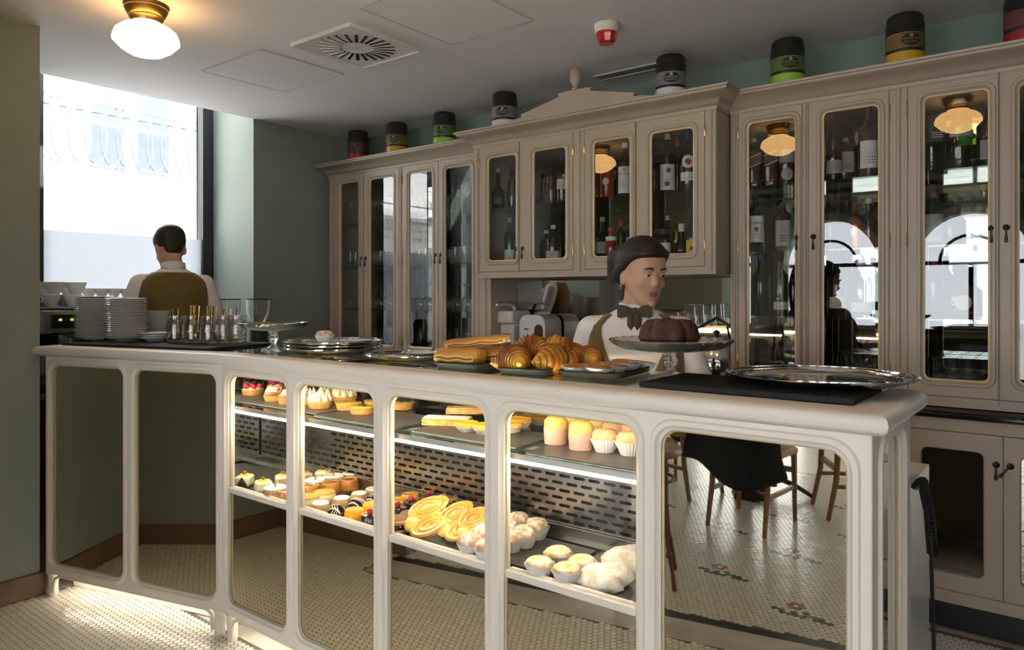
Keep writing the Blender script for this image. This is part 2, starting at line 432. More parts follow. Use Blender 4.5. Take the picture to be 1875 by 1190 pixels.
# ------------------------------------------------------------------ street outside
st = MB(); st.box(-40, -5.4, -30, 30, -.3, -.15); struct('street', st, mat('street_paving', (.35, .34, .33), .8, var=.2, scale=3), 'pale paved street')
st = MB(); st.box(-5.3, 40, -40, -6, -.3, -.15); st.box(4.8, 40, -6, 30, -.3, -.15); struct('pavement', st, MATS['street_paving'], 'paved street beyond the hall')
bl = thing('opposite_building', 'white stuccoed building with iron balcony across the street', 'building', (-11, 5, -.15))
stucco = mat('white_stucco', (.80, .78, .75), .8, var=.05, scale=2, bump=.1, bscale=15)
m_ = MB(); m_.box(-1, 0, -9, 9, 0, 11)
part('wall', m_, stucco, bl)
m_ = MB(); m_.box(0, .12, -9, 9, 2.74, 2.9); m_.box(0, .75, -9, 9, 3.05, 3.2); m_.box(0, .2, -9, 9, 2.9, 3.05); part('ledge', m_, stucco, bl, bevel=.02)
for i in range(5):
    m_ = MB(); y0 = -6.45+i*3.2
    m_.box(0, .03, y0-.72, y0+.72, 3.2, 6.1); dr = part('french_door', m_, mat('white_joinery', (.85, .85, .86), .5), bl)
    for k in (-1, 1):
        for j in range(4):
            m_ = MB(); m_.box(.03, .04, y0+k*.33-.23, y0+k*.33+.23, 3.35+j*.68, 3.97+j*.68); part('door_pane', m_, mat('dull_blue_glass', (.055, .065, .085), .2), dr)
iron = mat('grey_iron', (.07, .08, .095), .5)
m_ = MB(); m_.box(.68, .72, -9, 9, 4.08, 4.12); m_.box(.68, .72, -9, 9, 3.98, 4.0); m_.box(.68, .72, -9, 9, 3.28, 3.3)
part('railing', m_, iron, bl)
lm = MB(); lm.tube([(0, .14*math.cos(R(20*i)), .34*math.sin(R(20*i))) for i in range(19)], .011, 5)
lme = lm.mesh('rail_loop', iron)
for i in range(44): part('rail_loop', lme, None, bl, (.7, -4.6+i*.2, 3.64))
lm = MB(); lm.tube([(0, .055*math.cos(R(30*i)), .055*math.sin(R(30*i))) for i in range(13)], .009, 5); lme = lm.mesh('rail_ring', iron)
for i in range(11): part('rail_ring', lme, None, bl, (.7, -4.5+i*.8, 4.04)); part('rail_ring', lme, None, bl, (.7, -4.5+i*.8, 3.24))

# ------------------------------------------------------------------ ceiling fittings
def ceil_panel(x0, x1, y0, y1, label):
    m_ = MB(); ringframe(m_, [(x0, x1, y0, y1, .004, CZ-.0005), (x0, x1, y0, y1, .004, CZ-.004), (x0+.007, x1-.007, y0+.007, y1-.007, .004, CZ-.004), (x0+.007, x1-.007, y0+.007, y1-.007, .004, CZ-.0005)], f=lambda x, z, y: (x, z, y))
    t = thing('access_panel', label, 'ceiling panel', ((x0+x1)/2, (y0+y1)/2, CZ-.004))
    m_.v = [(a-(x0+x1)/2, b-(y0+y1)/2, c-CZ+.004) for a, b, c in m_.v]
    part('frame', m_, mat('panel_edge', (.60, .58, .57), .8), t)
    m_ = MB(); m_.box(-(x1-x0)/2+.008, (x1-x0)/2-.008, -(y1-y0)/2+.008, (y1-y0)/2-.008, .0012, .0036); part('board', m_, M['ceil'], t)
ceil_panel(-3.88, -3.30, 2.13, 2.67, 'square flush ceiling hatch between the vent and the window')
ceil_panel(-2.49, -1.97, 2.09, 2.68, 'square flush ceiling hatch between the vent and the red beacon')
v = thing('swirl_air_vent', 'square white ceiling air diffuser with radial black slots', 'air vent', (-2.875, 2.405, CZ-.02))
m_ = MB(); m_.box(-.232, .232, -.232, .232, .008, .0195); part('face_plate', m_, mat('vent_white', (.74, .72, .71), .5), v, bevel=.003)
m_ = MB(); ringframe(m_, [(-.232, .232, -.232, .232, .002, .008), (-.232, .232, -.232, .232, .002, 0), (-.222, .222, -.222, .222, .002, 0), (-.222, .222, -.222, .222, .002, .008)], f=lambda x, z, y: (x, z, y)); part('rim', m_, MATS['vent_white'], v)
sm = MB(); sm.box(.085, .19, -.0085, .0085, .0055, .0078, 0); sm.box(.085, .19, .0085, .011, .002, .0078, 1)
sme = sm.mesh('slot', [M['black'], MATS['vent_white']])
for i in range(24): part('slot', sme, None, v, rz=R(15*i+4))
m_ = MB(); m_.lathe([(.004, .003), (.004, .0079)], 8); part('screw', m_, M['steel'], v)
al = thing('fire_beacon', 'red fire alarm beacon on a white ceiling base', 'alarm', (-1.735, 2.93, CZ-.001))
m_ = MB(); m_.lathe([(.056, 0), (.058, -.01), (.055, -.035), (.05, -.04)], 24); part('base', m_, mat('beacon_white', (.75, .73, .68), .4), al)
m_ = MB(); m_.lathe([(.049, -.04), (.047, -.055), (.038, -.085), (.03, -.092), (.0, -.094)], 10); part('lens', m_, mat('red_lens', (.45, .01, .02), .15, coat=.5), al, angle=20)
ld = thing('slot_diffuser', 'slim white linear air slot on the ceiling above the cabinets', 'air vent', (-1.93, 3.62, CZ-.001))
for dy in (-.045, .045):
    m_ = MB(); m_.box(-.27, .27, dy-.009, dy+.009, -.008, 0); part('rail', m_, mat('vent_grey', (.6, .62, .65), .4, .3), ld)
m_ = MB(); m_.box(-.27, .27, -.036, .036, -.003, 0); part('slot', m_, mat('slot_shadow_grey', (.25, .25, .25), .6), ld)

lampglass = mat('lit_opal_glass', (.9, .8, .6), .3, var=.02, emit=(1, .56, .20), estr=7.5)
def ceiling_lamp(x, y, label):
    t = thing('ceiling_lamp', label, 'lamp', (x, y, CZ-.0005), group='schoolhouse ceiling lamps over the counter')
    m_ = MB(); m_.lathe([(.0, 0), (.088, 0), (.092, -.006), (.086, -.014), (.088, -.02), (.075, -.045), (.068, -.05), (.07, -.056), (.062, -.066), (.06, -.076), (.0, -.076)], 32); part('fitting', m_, M['brass'], t)
    m_ = MB(); m_.lathe([(.058, -.07), (.062, -.082), (.10, -.098), (.124, -.118), (.132, -.142), (.134, -.158), (.128, -.163), (.105, -.188), (.07, -.21), (.03, -.222), (.0, -.224)], 36); part('glass_shade', m_, lampglass, t)
    return t
ceiling_lamp(-3.198, 1.508, 'lit opal glass ceiling lamp with brass fitting near the window')
ceiling_lamp(-1.76, 1.66, 'lit opal ceiling lamp reflected in the cabinet of whisky bottles')
ceiling_lamp(-.617, 1.72, 'lit opal ceiling lamp reflected above the green gin bottle')
# ------------------------------------------------------------------ display counter (long straight run)
BX, BY = -2.77, 1.61
DC = thing('display_counter', 'long cream display counter with glass pastry cases and mirrored panels', 'counter', (BX, BY, 0))
def panel_cell(parent, x0, x1, o0, o1, ztop=1.118, zbot=.106, f=None, oz=(.152, 1.078), rad=.045, name='panel_frame'):
    m_ = MB(); a, b_ = oz
    ringframe(m_, [(x0, x1, zbot, ztop, .0005, .03), (x0, x1, zbot, ztop, .0005, 0), (o0-.027, o1+.027, a-.027, b_+.027, rad+.02, 0), (o0-.023, o1+.023, a-.023, b_+.023, rad+.018, -.007),
        (o0-.012, o1+.012, a-.012, b_+.012, rad+.01, -.007), (o0-.007, o1+.007, a-.007, b_+.007, rad+.004, .001), (o0, o1, a, b_, rad, .004), (o0, o1, a, b_, rad, .034)], f=f)
    fr = part(name, m_, M['cream'], parent)
    m_ = MB()
    ringframe(m_, [(o0+.0005, o1-.0005, a+.0005, b_-.0005, rad, .010), (o0+.005, o1-.005, a+.005, b_-.005, rad-.005, .012), (o0+.005, o1-.005, a+.005, b_-.005, rad-.005, .0135)], f=f)
    part('gilt_bead', m_, M['gold'], fr)
    return fr
def sheet(parent, o0, o1, z0, z1, y, m, name, rad=.04, f=None, thick=None):
    f = f or (lambda x, z, yy: (x, yy, z)); m_ = MB(); P = rrect(o0, o1, z0, z1, rad)
    if thick:
        m_.rings([[f(x, z, y) for x, z in P], [f(x, z, y+thick) for x, z in P]], cap0=True, cap1=True)
    else: m_.add([f(x, z, y) for x, z in P], [tuple(range(len(P)))])
    return part(name, m_, m, parent)
cells = [-2.77, -2.2935, -1.8115, -1.3285, -.8375, -.335]
opens = [(-2.728, -2.327), (-2.26, -1.845), (-1.778, -1.364), (-1.293, -.871), (-.804, -.381)]
for i, (o0, o1) in enumerate(opens):
    fr = panel_cell(DC, cells[i]-BX, cells[i+1]-BX, o0-BX, o1-BX)
    a, b_ = o0-BX, o1-BX
    if i < 4:
        m_ = MB(); m_.box(a+.003, b_-.003, .006, .040, .598, .622); part('case_rail', m_, M['cream'], DC, bevel=.004)
        sheet(DC, a+.002, b_-.002, .622, 1.076, .026, M['case'], 'case_pane', .003)
        sheet(DC, a+.002, b_-.002, .154, .598, .0138, M['mirror'], 'mirror_panel', .003, thick=.005)
    else:
        sheet(DC, a+.002, b_-.002, .154, 1.076, .0138, M['mirror'], 'mirror_panel', .043, thick=.005)
LB = -.335-BX; DEP = .42
# right end with its own mirrored panel (plane x = LB)
fe = lambda y, z, d: (LB+.0015-d, y, z)
panel_cell(DC, .002, DEP, .085, .325, f=fe, name='end_panel_frame')
sheet(DC, .087, .323, .154, 1.076, .0138, M['mirror'], 'mirror_panel', .043, f=fe, thick=.005)
# feet, plinth and its light
for x in (.045, LB-.02):
    m_ = MB(); m_.lathe([(.021, 0), (.023, .01), (.021, .03), (.022, .085), (.028, .106)], 14, (x, .022, 0)); part('foot', m_, M['cream'], DC)
m_ = MB(); m_.tube([(.07, .008, .02), (.072, .008, .06), (.085, .008, .088), (.115, .008, .101), (LB-.12, .008, .101), (LB-.06, .008, .085), (LB-.05, .008, .02)], .008, 8); part('plinth_bead', m_, M['cream'], DC)
m_ = MB(); m_.box(.02, LB-.06, .13, .15, .001, .106); part('plinth_board', m_, M['white'], DC)
m_ = MB(); m_.box(.06, LB-.08, .055, .075, .096, .103); part('plinth_light', m_, M['kick'], DC)
# inside of the case
m_ = MB(); m_.box(-.32, 1.925, .045, .405, .575, .598); part('case_deck', m_, mat('dark_steel_deck', (.16, .155, .14), .18, .8, var=.1, scale=20), DC)
m_ = MB(); m_.box(.012, 1.925, .046, .40, .106, .574); m_.box(1.94, LB-.037, .05, .40, .106, 1.115); part('carcass', m_, mat('carcass_board', (.12, .11, .095), .6), DC)
m_ = MB(); m_.box(-.33, -.3205, .036, .405, .575, 1.115); m_.box(1.9255, 1.939, .036, .405, .575, 1.115); part('case_side', m_, M['backmirror'], DC)
m_ = MB(); m_.box(-.315, 1.92, .052, .34, .936, .944); part('glass_shelf', m_, M['shelfglass'], DC)
m_ = MB(); m_.box(-.315, 1.92, .044, .0515, .928, .944); part('shelf_nosing', m_, mat('aluminium', (.75, .76, .76), .3, .9), DC)
m_ = MB(); m_.box(-.315, 1.92, .046, .062, .918, .927); part('shelf_light', m_, M['led'], DC)
m_ = MB(); m_.box(-.315, 1.92, .046, .062, 1.098, 1.110); part('top_light', m_, M['led'], DC)
# slotted air-return panel at the back of the lower tier
def slotted(x0, x1, z0, z1, y):
    m_ = MB(); cw, ch = .057, .0245; nx = int((x1-x0)/cw); nz = int((z1-z0)/ch)
    for j in range(nz):
        off = cw/2 if j % 2 else 0
        for i in range(nx):
            a = x0+i*cw+off; c = z0+j*ch
            if a+cw > x1: continue
            ringframe(m_, [(a, a+cw, c, c+ch, .0001, y), (a+.007, a+cw-.007, c+.0072, c+ch-.0072, .005, y), (a+.007, a+cw-.007, c+.0072, c+ch-.0072, .005, y+.003)], n=3)
        if j % 2: m_.box(x0, x0+off, y, y+.0005, z0+j*ch, z0+(j+1)*ch)
    return m_
part('slotted_panel', slotted(-.31, 1.92, .645, .885, .385), mat('brushed_steel', (.74, .72, .68), .22, 1, var=.04), DC)
m_ = MB(); m_.box(-.32, 1.925, .404, .41, .598, .93); part('back_board', m_, mat('fan_cavity', (.16, .15, .14), .5), DC)
m_ = MB(); m_.box(-.32, 1.925, .372, .384, .60, .643); m_.box(-.32, 1.925, .350, .372, .60, .607); part('back_lip', m_, MATS['brushed_steel'], DC)
m_ = MB(); m_.add([(-.32, .406, .945), (1.925, .406, .945), (1.925, .406, 1.115), (-.32, .406, 1.115)], [(0, 1, 2, 3)]); part('rear_sliding_pane', m_, glass('rear_smoked_glass', (.5, .5, .48), 1.5), DC)
# black vent grille on the staff side
m_ = MB(); m_.box(.2, LB-.06, .402, .405, .20, .86)
part('rear_panel', m_, M['black'], DC)
m_ = MB()
for i in range(40): m_.box(1.5+i*.022, 1.506+i*.022, .406, .412, .36, .82)
for j in range(20): m_.box(1.5, 2.37, .412, .416, .36+j*.024, .365+j*.024)
part('vent_grille', m_, mat('grille_black', (.03, .026, .022), .5), DC)

# ------------------------------------------------------------------ angled mirrored counter on the left
AX, AY = -3.803, 1.33; AR = math.atan2(1.61-1.33, -2.77+3.803); AL = math.hypot(1.61-1.33, -2.77+3.803)
AC = thing('mirrored_counter', 'cream counter unit with two tall mirror panels by the wall', 'counter', (AX, AY, 0), AR)
for x0, x1, o0, o1 in ((0, .535, .034, .501), (.535, AL, .571, AL-.034)):
    fr = panel_cell(AC, x0, x1, o0, o1)
    sheet(AC, o0+.002, o1-.002, .154, 1.076, .0138, M['mirror'], 'mirror_panel', .043, thick=.005)
for x in (.02, AL-.03):
    m_ = MB(); m_.lathe([(.021, 0), (.023, .01), (.021, .03), (.022, .085), (.028, .106)], 14, (x, .022, 0)); part('foot', m_, M['cream'], AC)
m_ = MB(); m_.tube([(.045, .008, .02), (.047, .008, .06), (.06, .008, .088), (.09, .008, .101), (AL-.09, .008, .101), (AL-.062, .008, .085), (AL-.055, .008, .02)], .008, 8); part('plinth_bead', m_, M['cream'], AC)
m_ = MB(); m_.box(.01, AL+.02, .13, .15, .001, .106); part('plinth_board', m_, M['white'], AC)
m_ = MB(); m_.box(.05, AL-.06, .055, .075, .096, .103); part('plinth_light', m_, M['kick'], AC)
m_ = MB(); m_.box(.001, .03, .0305, .5, .106, 1.117); m_.box(.03, AL-.46, .05, .48, .106, 1.10); part('carcass', m_, M['cream'], AC)

# ------------------------------------------------------------------ continuous counter top
CT = thing('counter_top', 'cream bullnose counter top with a glass surface running the whole bar', 'counter top', (0, 0, 0))
dA = Vector((math.cos(AR), math.sin(AR))); nA = Vector((-dA.y, dA.x))
L0 = Vector((AX, AY)); LBk = L0+nA*.5
path = [tuple(LBk), tuple(L0), (BX, BY), (-.335, BY), (-.335, BY+.43)]
prof = [(-.06, 1.1185), (.004, 1.1185), (.008, 1.121), (.02, 1.119), (.031, 1.124), (.037, 1.133), (.039, 1.143), (.037, 1.153), (.030, 1.161), (.018, 1.165), (-.06, 1.165)]
m_ = MB(); sweep(m_, path, prof); part('bullnose_edge', m_, M['cream'], CT)
inner = []
ipth = [tuple(LBk), tuple(L0), (BX, BY), (-.335, BY), (-.335, BY+.43)]
off = .045
poly = [tuple(L0+dA*off+nA*.5), tuple(L0+dA*off+nA*off), (BX-.006, BY+off), (-.335-off, BY+off), (-.335-off, BY+.43), (BX-.06, BY+.43)]
bpoly = [(BX+.02, BY+off), (-.83, BY+off), (-.83, BY+.43), (BX+.02, BY+.43)]
apoly = [poly[0], poly[1], (BX-.006, BY+off), (BX+.019, BY+off), (BX+.019, BY+.43), (BX-.06, BY+.43)]
cpoly = [(-.829, BY+off), (-.335-off, BY+off), (-.335-off, BY+.43), (-.829, BY+.43)]
m_ = MB(); m_.prism(apoly, 1.119, 1.158); m_.prism(cpoly, 1.119, 1.158); part('board', m_, M['cream'], CT)
m_ = MB(); m_.prism(poly, 1.1585, 1.1665); part('glass_sheet', m_, glass('counter_top_glass', (.86, .93, .89), 1.3), CT)
TZ = 1.1668
# staff-side worktop behind the display
UB = thing('under_counter_unit', 'pale marble sided service unit behind the counter end', 'cabinet', (-.34, 2.04, 0))
palem = mat('pale_marble', (.72, .73, .70), .2, col2=(.82, .83, .80), scale=4)
m_ = MB(); m_.box(-.02, 0, 0, .32, .0, .92); part('side_panel', m_, palem, UB)
m_ = MB(); m_.box(-.62, -.021, 0, .32, .1, .895); part('body', m_, MATS['carcass_board'], UB)
m_ = MB(); m_.box(-.62, -.0205, 0, .32, .896, .92); part('worktop', m_, palem, UB)
prn = thing('receipt_printer', 'black receipt printer on the marble service unit', 'printer', (-.43, 2.12, .9205))
m_ = MB(); m_.box(-.06, .07, -.07, .07, 0, .10); part('body', m_, M['black'], prn, bevel=.006)
m_ = MB(); m_.box(-.05, .06, .03, .045, .101, .17); part('flap', m_, M['black'], prn, bevel=.003)
coil = MB(); pts = []
base = [Vector((-.325, 2.06, .92)), Vector((-.318, 2.10, .93)), Vector((-.31, 2.15, .84)), Vector((-.308, 2.19, .72))]
for i in range(281):
    t = i/280*3; k = min(2, int(t)); p = base[k].lerp(base[k+1], t-k); a = i*.9
    pts.append(p+Vector((.011*math.cos(a), .011*math.sin(a), .004*math.sin(a))))
cb = thing('coiled_cable', 'black coiled cable hanging beside the counter end', 'cable', (0, 0, 0))
coil.tube(pts, .0032, 5); part('coil', coil, M['black'], cb)
m_ = MB(); m_.tube([(-.308, 2.165, .80), (-.306, 2.16, .7), (-.302, 2.17, .5), (-.303, 2.18, .3), (-.305, 2.15, .12), (-.31, 2.12, .01)], .005, 6); part('lead', m_, M['black'], cb)
# ------------------------------------------------------------------ wall cabinets
def handle_meshes():
    a = MB(); a.lathe([(.0, 0), (.012, 0), (.013, .003), (.009, .006), (.005, .010), (.0, .012)], 12)
    a.xf(Matrix.Rotation(R(90), 4, 'X'))
    b_ = MB(); b_.lathe([(.0, -.062), (.004, -.060), (.007, -.052), (.005, -.046), (.006, -.044), (.0035, -.030), (.003, -.012), (.005, -.004), (.0, 0)], 10, (0, -.012, 0))
    return a.mesh('rose', M['bronze']), b_.mesh('drop', M['bronze'])
ROSEM, DROPM = handle_meshes()
hm = MB(); hm.lathe([(.0035, -.03), (.0045, -.028), (.0045, .028), (.0035, .03)], 8); HINGE = hm.mesh('hinge', M['brass'])
def door(parent, x0, x1, z0, z1, o, y, hinge, handle=True, pane=True, mirror=False, hz=1.645, tilt=0, plain=False):
    """o = (ox0, ox1, oz0, oz1) glazed opening; y = plane of the front"""
    m_ = MB(); a, b_, c, d = o; r = .028
    ringframe(m_, [(x0, x1, z0, z1, .001, y+.02), (x0, x1, z0, z1, .001, y), (a-.024, b_+.024, c-.024, d+.024, r+.018, y), (a-.02, b_+.02, c-.02, d+.02, r+.015, y-.006),
                   (a-.010, b_+.010, c-.010, d+.010, r+.008, y-.006), (a-.006, b_+.006, c-.006, d+.006, r+.004, y), (a, b_, c, d, r, y+.003), (a, b_, c, d, r, y+.018)])
    if plain:
        m_ = MB(); ringframe(m_, [(x0, x1, z0, z1, .001, y+.02), (x0, x1, z0, z1, .001, y), (a, b_, c, d, r, y), (a, b_, c, d, r, y+.018)])
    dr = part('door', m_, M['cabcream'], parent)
    m_ = MB(); ringframe(m_, [(a+.0003, b_-.0003, c+.0003, d-.0003, r, y+.004), (a+.006, b_-.006, c+.006, d-.006, r-.005, y+.006), (a+.006, b_-.006, c+.006, d-.006, r-.005, y+.018)])
    if not plain: part('gilt_bead', m_, M['gold'], dr)
    sheet(dr, a+.005, b_-.005, c+.005, d-.005, y+.012, M['mirror'] if mirror else M['pane'], 'mirror_panel' if mirror else 'pane', r-.006)
    hx = x0-.003 if hinge < 0 else x1+.003
    for zz in (z0+.10, (z0+z1)/2, z1-.10) if z1-z0 > 1 else (z0+.10, z1-.10): part('hinge', HINGE, None, dr, (hx, y-.001, zz))
    if handle:
        kx = x1-.022 if hinge < 0 else x0+.022
        part('handle_rose', ROSEM, None, dr, (kx, y, hz+.03)); part('handle_drop', DROPM, None, dr, (kx, y, hz+.03), rot=(0, R(tilt), 0))
    return dr
GL = M['shelfglass']
def cabinet(name, label, x0, x1, yf, z0, z1, doors, shelves, stiles, ztop=2.40, left_end=True, right_end=True, depth=None):
    """doors: (x0,x1,ox0,ox1,hinge); all in world x. Body from yf to the back wall."""
    t = thing(name, label, 'cabinet', (0, 0, 0))
    yb = 3.86; di = z1
    m_ = MB()
    m_.box(x0, x0+.02, yf+.021, yb, z0, z1+.05); m_.box(x1-.02, x1, yf+.021, yb, z0, z1+.05)
    m_.box(x0+.02, x1-.02, yf+.021, yb, z0, z0+.022); m_.box(x0+.02, x1-.02, yf+.021, yb, z1+.01, z1+.05)
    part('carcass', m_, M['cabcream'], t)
    m_ = MB(); m_.box(x0+.021, x1-.021, yb-.03, yb-.02, z0+.023, z1+.009); part('mirror_back', m_, M['backmirror'], t)
    # face frame: stiles with a raised bead, top and bottom rails
    m_ = MB(); za, zb = doors[0][5], doors[0][6]
    m_.box(x0, x1, yf+.001, yf+.0205, z0, za-.003); m_.box(x0, x1, yf+.001, yf+.0205, zb+.003, ztop-.09)
    for a, b_ in stiles: m_.box(a, b_, yf+.001, yf+.0205, za-.003, zb+.003)
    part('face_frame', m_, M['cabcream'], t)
    for a, b_ in stiles:
        c = (a+b_)/2; w_ = min(.010, (b_-a)*.3)
        m_ = MB(); m_.rings([[(c+w_*math.cos(R(180+i*30)), yf+.001+.008*math.sin(R(180+i*30)), z) for i in range(7)] for z in (z0+.02, zb+.03)], closed=False, cap0=True, cap1=True)
        part('stile_bead', m_, M['cabcream'], t)
    m_ = MB(); sweep(m_, [(x0, yf), (x1, yf)], [(0, zb+.022), (.006, zb+.024), (.008, zb+.030), (.004, zb+.036), (0, zb+.038)]); part('frieze_bead', m_, M['cabcream'], t)
    # cornice, mitred round the free ends
    pth = ([(x0, yb)] if left_end else [])+[(x0, yf), (x1, yf)]+([(x1, yb)] if right_end else [])
    m_ = MB(); sweep(m_, pth, [(-.02, ztop-.095), (.004, ztop-.095), (.008, ztop-.088), (.008, ztop-.078), (.016, ztop-.074), (.024, ztop-.06), (.045, ztop-.042), (.07, ztop-.03), (.085, ztop-.022), (.086, ztop-.012), (.094, ztop-.01), (.096, ztop), (-.02, ztop)])
    part('cornice', m_, M['cabcream'], t)
    m_ = MB(); m_.box(x0+.02, x1-.02, yf+.02, yb, ztop-.02, ztop-.001); part('top_board', m_, M['cabcream'], t)
    for zz in shelves:
        m_ = MB(); m_.box(x0+.022, x1-.022, yf+.05, yb-.032, zz-.008, zz); part('glass_shelf', m_, GL, t)
    for dd in doors: door(t, dd[0], dd[1], dd[5], dd[6], (dd[2], dd[3], dd[7], dd[8]), yf, dd[4], handle=dd[9])
    return t
YF = 3.55; YC = 3.39; YLOW = 3.45
ZA, ZB = .975, 2.31; OZ0, OZ1 = 1.04, 2.255
SH = (1.942, 1.618, 1.298)
Ld = [(-4.515, -4.173, -4.445, -4.229, -1), (-4.167, -3.795, -4.108, -3.851, 1), (-3.755, -3.412, -3.701, -3.468, -1), (-3.406, -3.05, -3.356, -3.109, 1)]
cabinet('glassware_cabinet', 'tall cream wall cabinet of wine glasses beside the green wall', -4.57, -2.95, YF, .93, 2.30, [d+(ZA, ZB, OZ0, OZ1, True) for d in Ld], SH,
        [(-4.57, -4.518), (-3.792, -3.758), (-3.047, -2.95)], right_end=False)
Cd = [(-2.905, -2.602, -2.845, -2.623, -1), (-2.596, -2.225, -2.503, -2.271, 1), (-2.145, -1.835, -2.096, -1.865, -1), (-1.829, -1.455, -1.75, -1.511, 1)]
CBX0, CBX1 = -2.945, -1.396
cc = cabinet('hanging_bottle_cabinet', 'cream wall cabinet of bottles with carved pediment, hung over the niche', CBX0, CBX1, YC, 1.505, 2.30, [d+(1.545, 2.31, 1.607, 2.24, i in (0, 1, 2, 3)) for i, d in enumerate(Cd)], (1.94,),
        [(CBX0, -2.908), (-2.222, -2.148), (-1.452, CBX1)])
m_ = MB(); m_.box(CBX0+.021, CBX1-.021, YC+.022, 3.829, 1.528, 1.5855); part('floor_board', m_, mat('cabinet_inner', (.10, .085, .06), .6), cc)
# pediment on the centre cabinet
pc = (CBX0+CBX1)/2
pd = [(-.50, 0), (-.42, .02), (-.36, .024), (-.37, .04), (-.25, .066), (-.10, .098), (-.11, .115), (-.06, .12), (.06, .12), (.11, .115), (.10, .098), (.25, .066), (.37, .04), (.36, .024), (.42, .02), (.50, 0)]
m_ = MB(); m_.prism([(pc+x, 2.40+z) for x, z in pd], YC-.07, YC-.035, lambda u, v_, a: (u, a, v_)); part('pediment', m_, M['cabcream'], cc, bevel=.003)
m_ = MB(); m_.lathe([(.0, .118), (.022, .12), (.024, .126), (.012, .134), (.018, .142), (.03, .165), (.034, .19), (.031, .215), (.02, .236), (.0, .243)], 20, (pc, YC-.052, 2.40)); part('finial', m_, M['cabcream'], cc)
Rd = [(-1.345, -1.040, -1.301, -1.067, -1), (-1.010+.002, -.668, -.948, -.706, 1), (-.592, -.266, -.535, -.295, -1), (-.26, .09, -.20, .035, 1), (.17, .5, .22, .45, -1)]
cabinet('spirits_cabinet', 'tall cream wall cabinet of spirit bottles to the right of the niche', -1.385, .56, YF, .93, 2.30, [d+(ZA, ZB, OZ0, OZ1, True) for d in Rd], SH,
        [(-1.385, -1.348), (-1.037, -1.011), (-.665, -.595), (-.265, -.261), (.093, .167), (.503, .56)], left_end=False)
# niche under the centre cabinet: mirrored back, cream cheeks
nm = MB(); nm.box(CBX0+.0, CBX1, 3.83, 3.84, .93, 1.504)
NC = thing('niche_lining', 'mirror backed niche with beige cheeks under the hanging cabinet', 'niche', (0, 0, 0))
part('mirror_back', nm, mat('niche_mirror', (.5, .5, .46), .03, 1, var=.005), NC)
# lower cabinets and dark worktop
lw = thing('worktop', 'dark polished worktop under the wall cabinets', 'worktop', (0, 0, 0))
m_ = MB(); sweep(m_, [(-4.6, 3.445), (.58, 3.445)], [(-.40, .895), (0, .895), (.012, .9), (.015, .908), (.012, .918), (0, .925), (-.40, .925)]); part('slab', m_, mat('dark_polished_stone', (.015, .011, .012), .12, var=.3), lw)
xs = [(-4.58, -3.6), (-3.6, -2.62), (-2.62, -1.59), (-1.59, -.585+.0), (-.585, .10), (.10, .57)]
for i, (a, b_) in enumerate(xs):
    lab = ['nearest the green wall', 'under the glassware doors', 'under the niche', 'beside the woman', 'with two mirror doors beside the cable', 'at the far end of the run'][i]
    t = thing('base_cabinet', 'low cream cupboard with mirror doors '+lab if i != 4 else 'low cream cupboard with two mirror doors beside the coiled cable', 'cabinet', (0, 0, 0), group='base cabinets under the worktop')
    m_ = MB(); m_.box(a+.001, b_-.001, YLOW+.021, 3.85, .14, .894); m_.box(a+.001, b_-.001, YLOW+.002, YLOW+.0205, .845, .894); m_.box(a+.001, b_-.001, YLOW+.002, YLOW+.0205, .14, .19)
    part('carcass', m_, M['cabcream'], t)
    m_ = MB(); m_.box(a+.001, b_-.001, 3.55, 3.57, .001, .139); part('plinth', m_, M['black'], t)
    c = -.241 if i == 4 else (a+b_)/2
    for x0, x1, hg in ((a+.003, c-.0015, -1), (c+.0015, b_-.003, 1)):
        door_o = (x0+.052, x1-.062, .262, .772)
        dd = door(t, x0, x1, .193, .842, door_o, YLOW, hg, mirror=True, hz=.70, tilt=0 if hg < 0 else 38, plain=True)
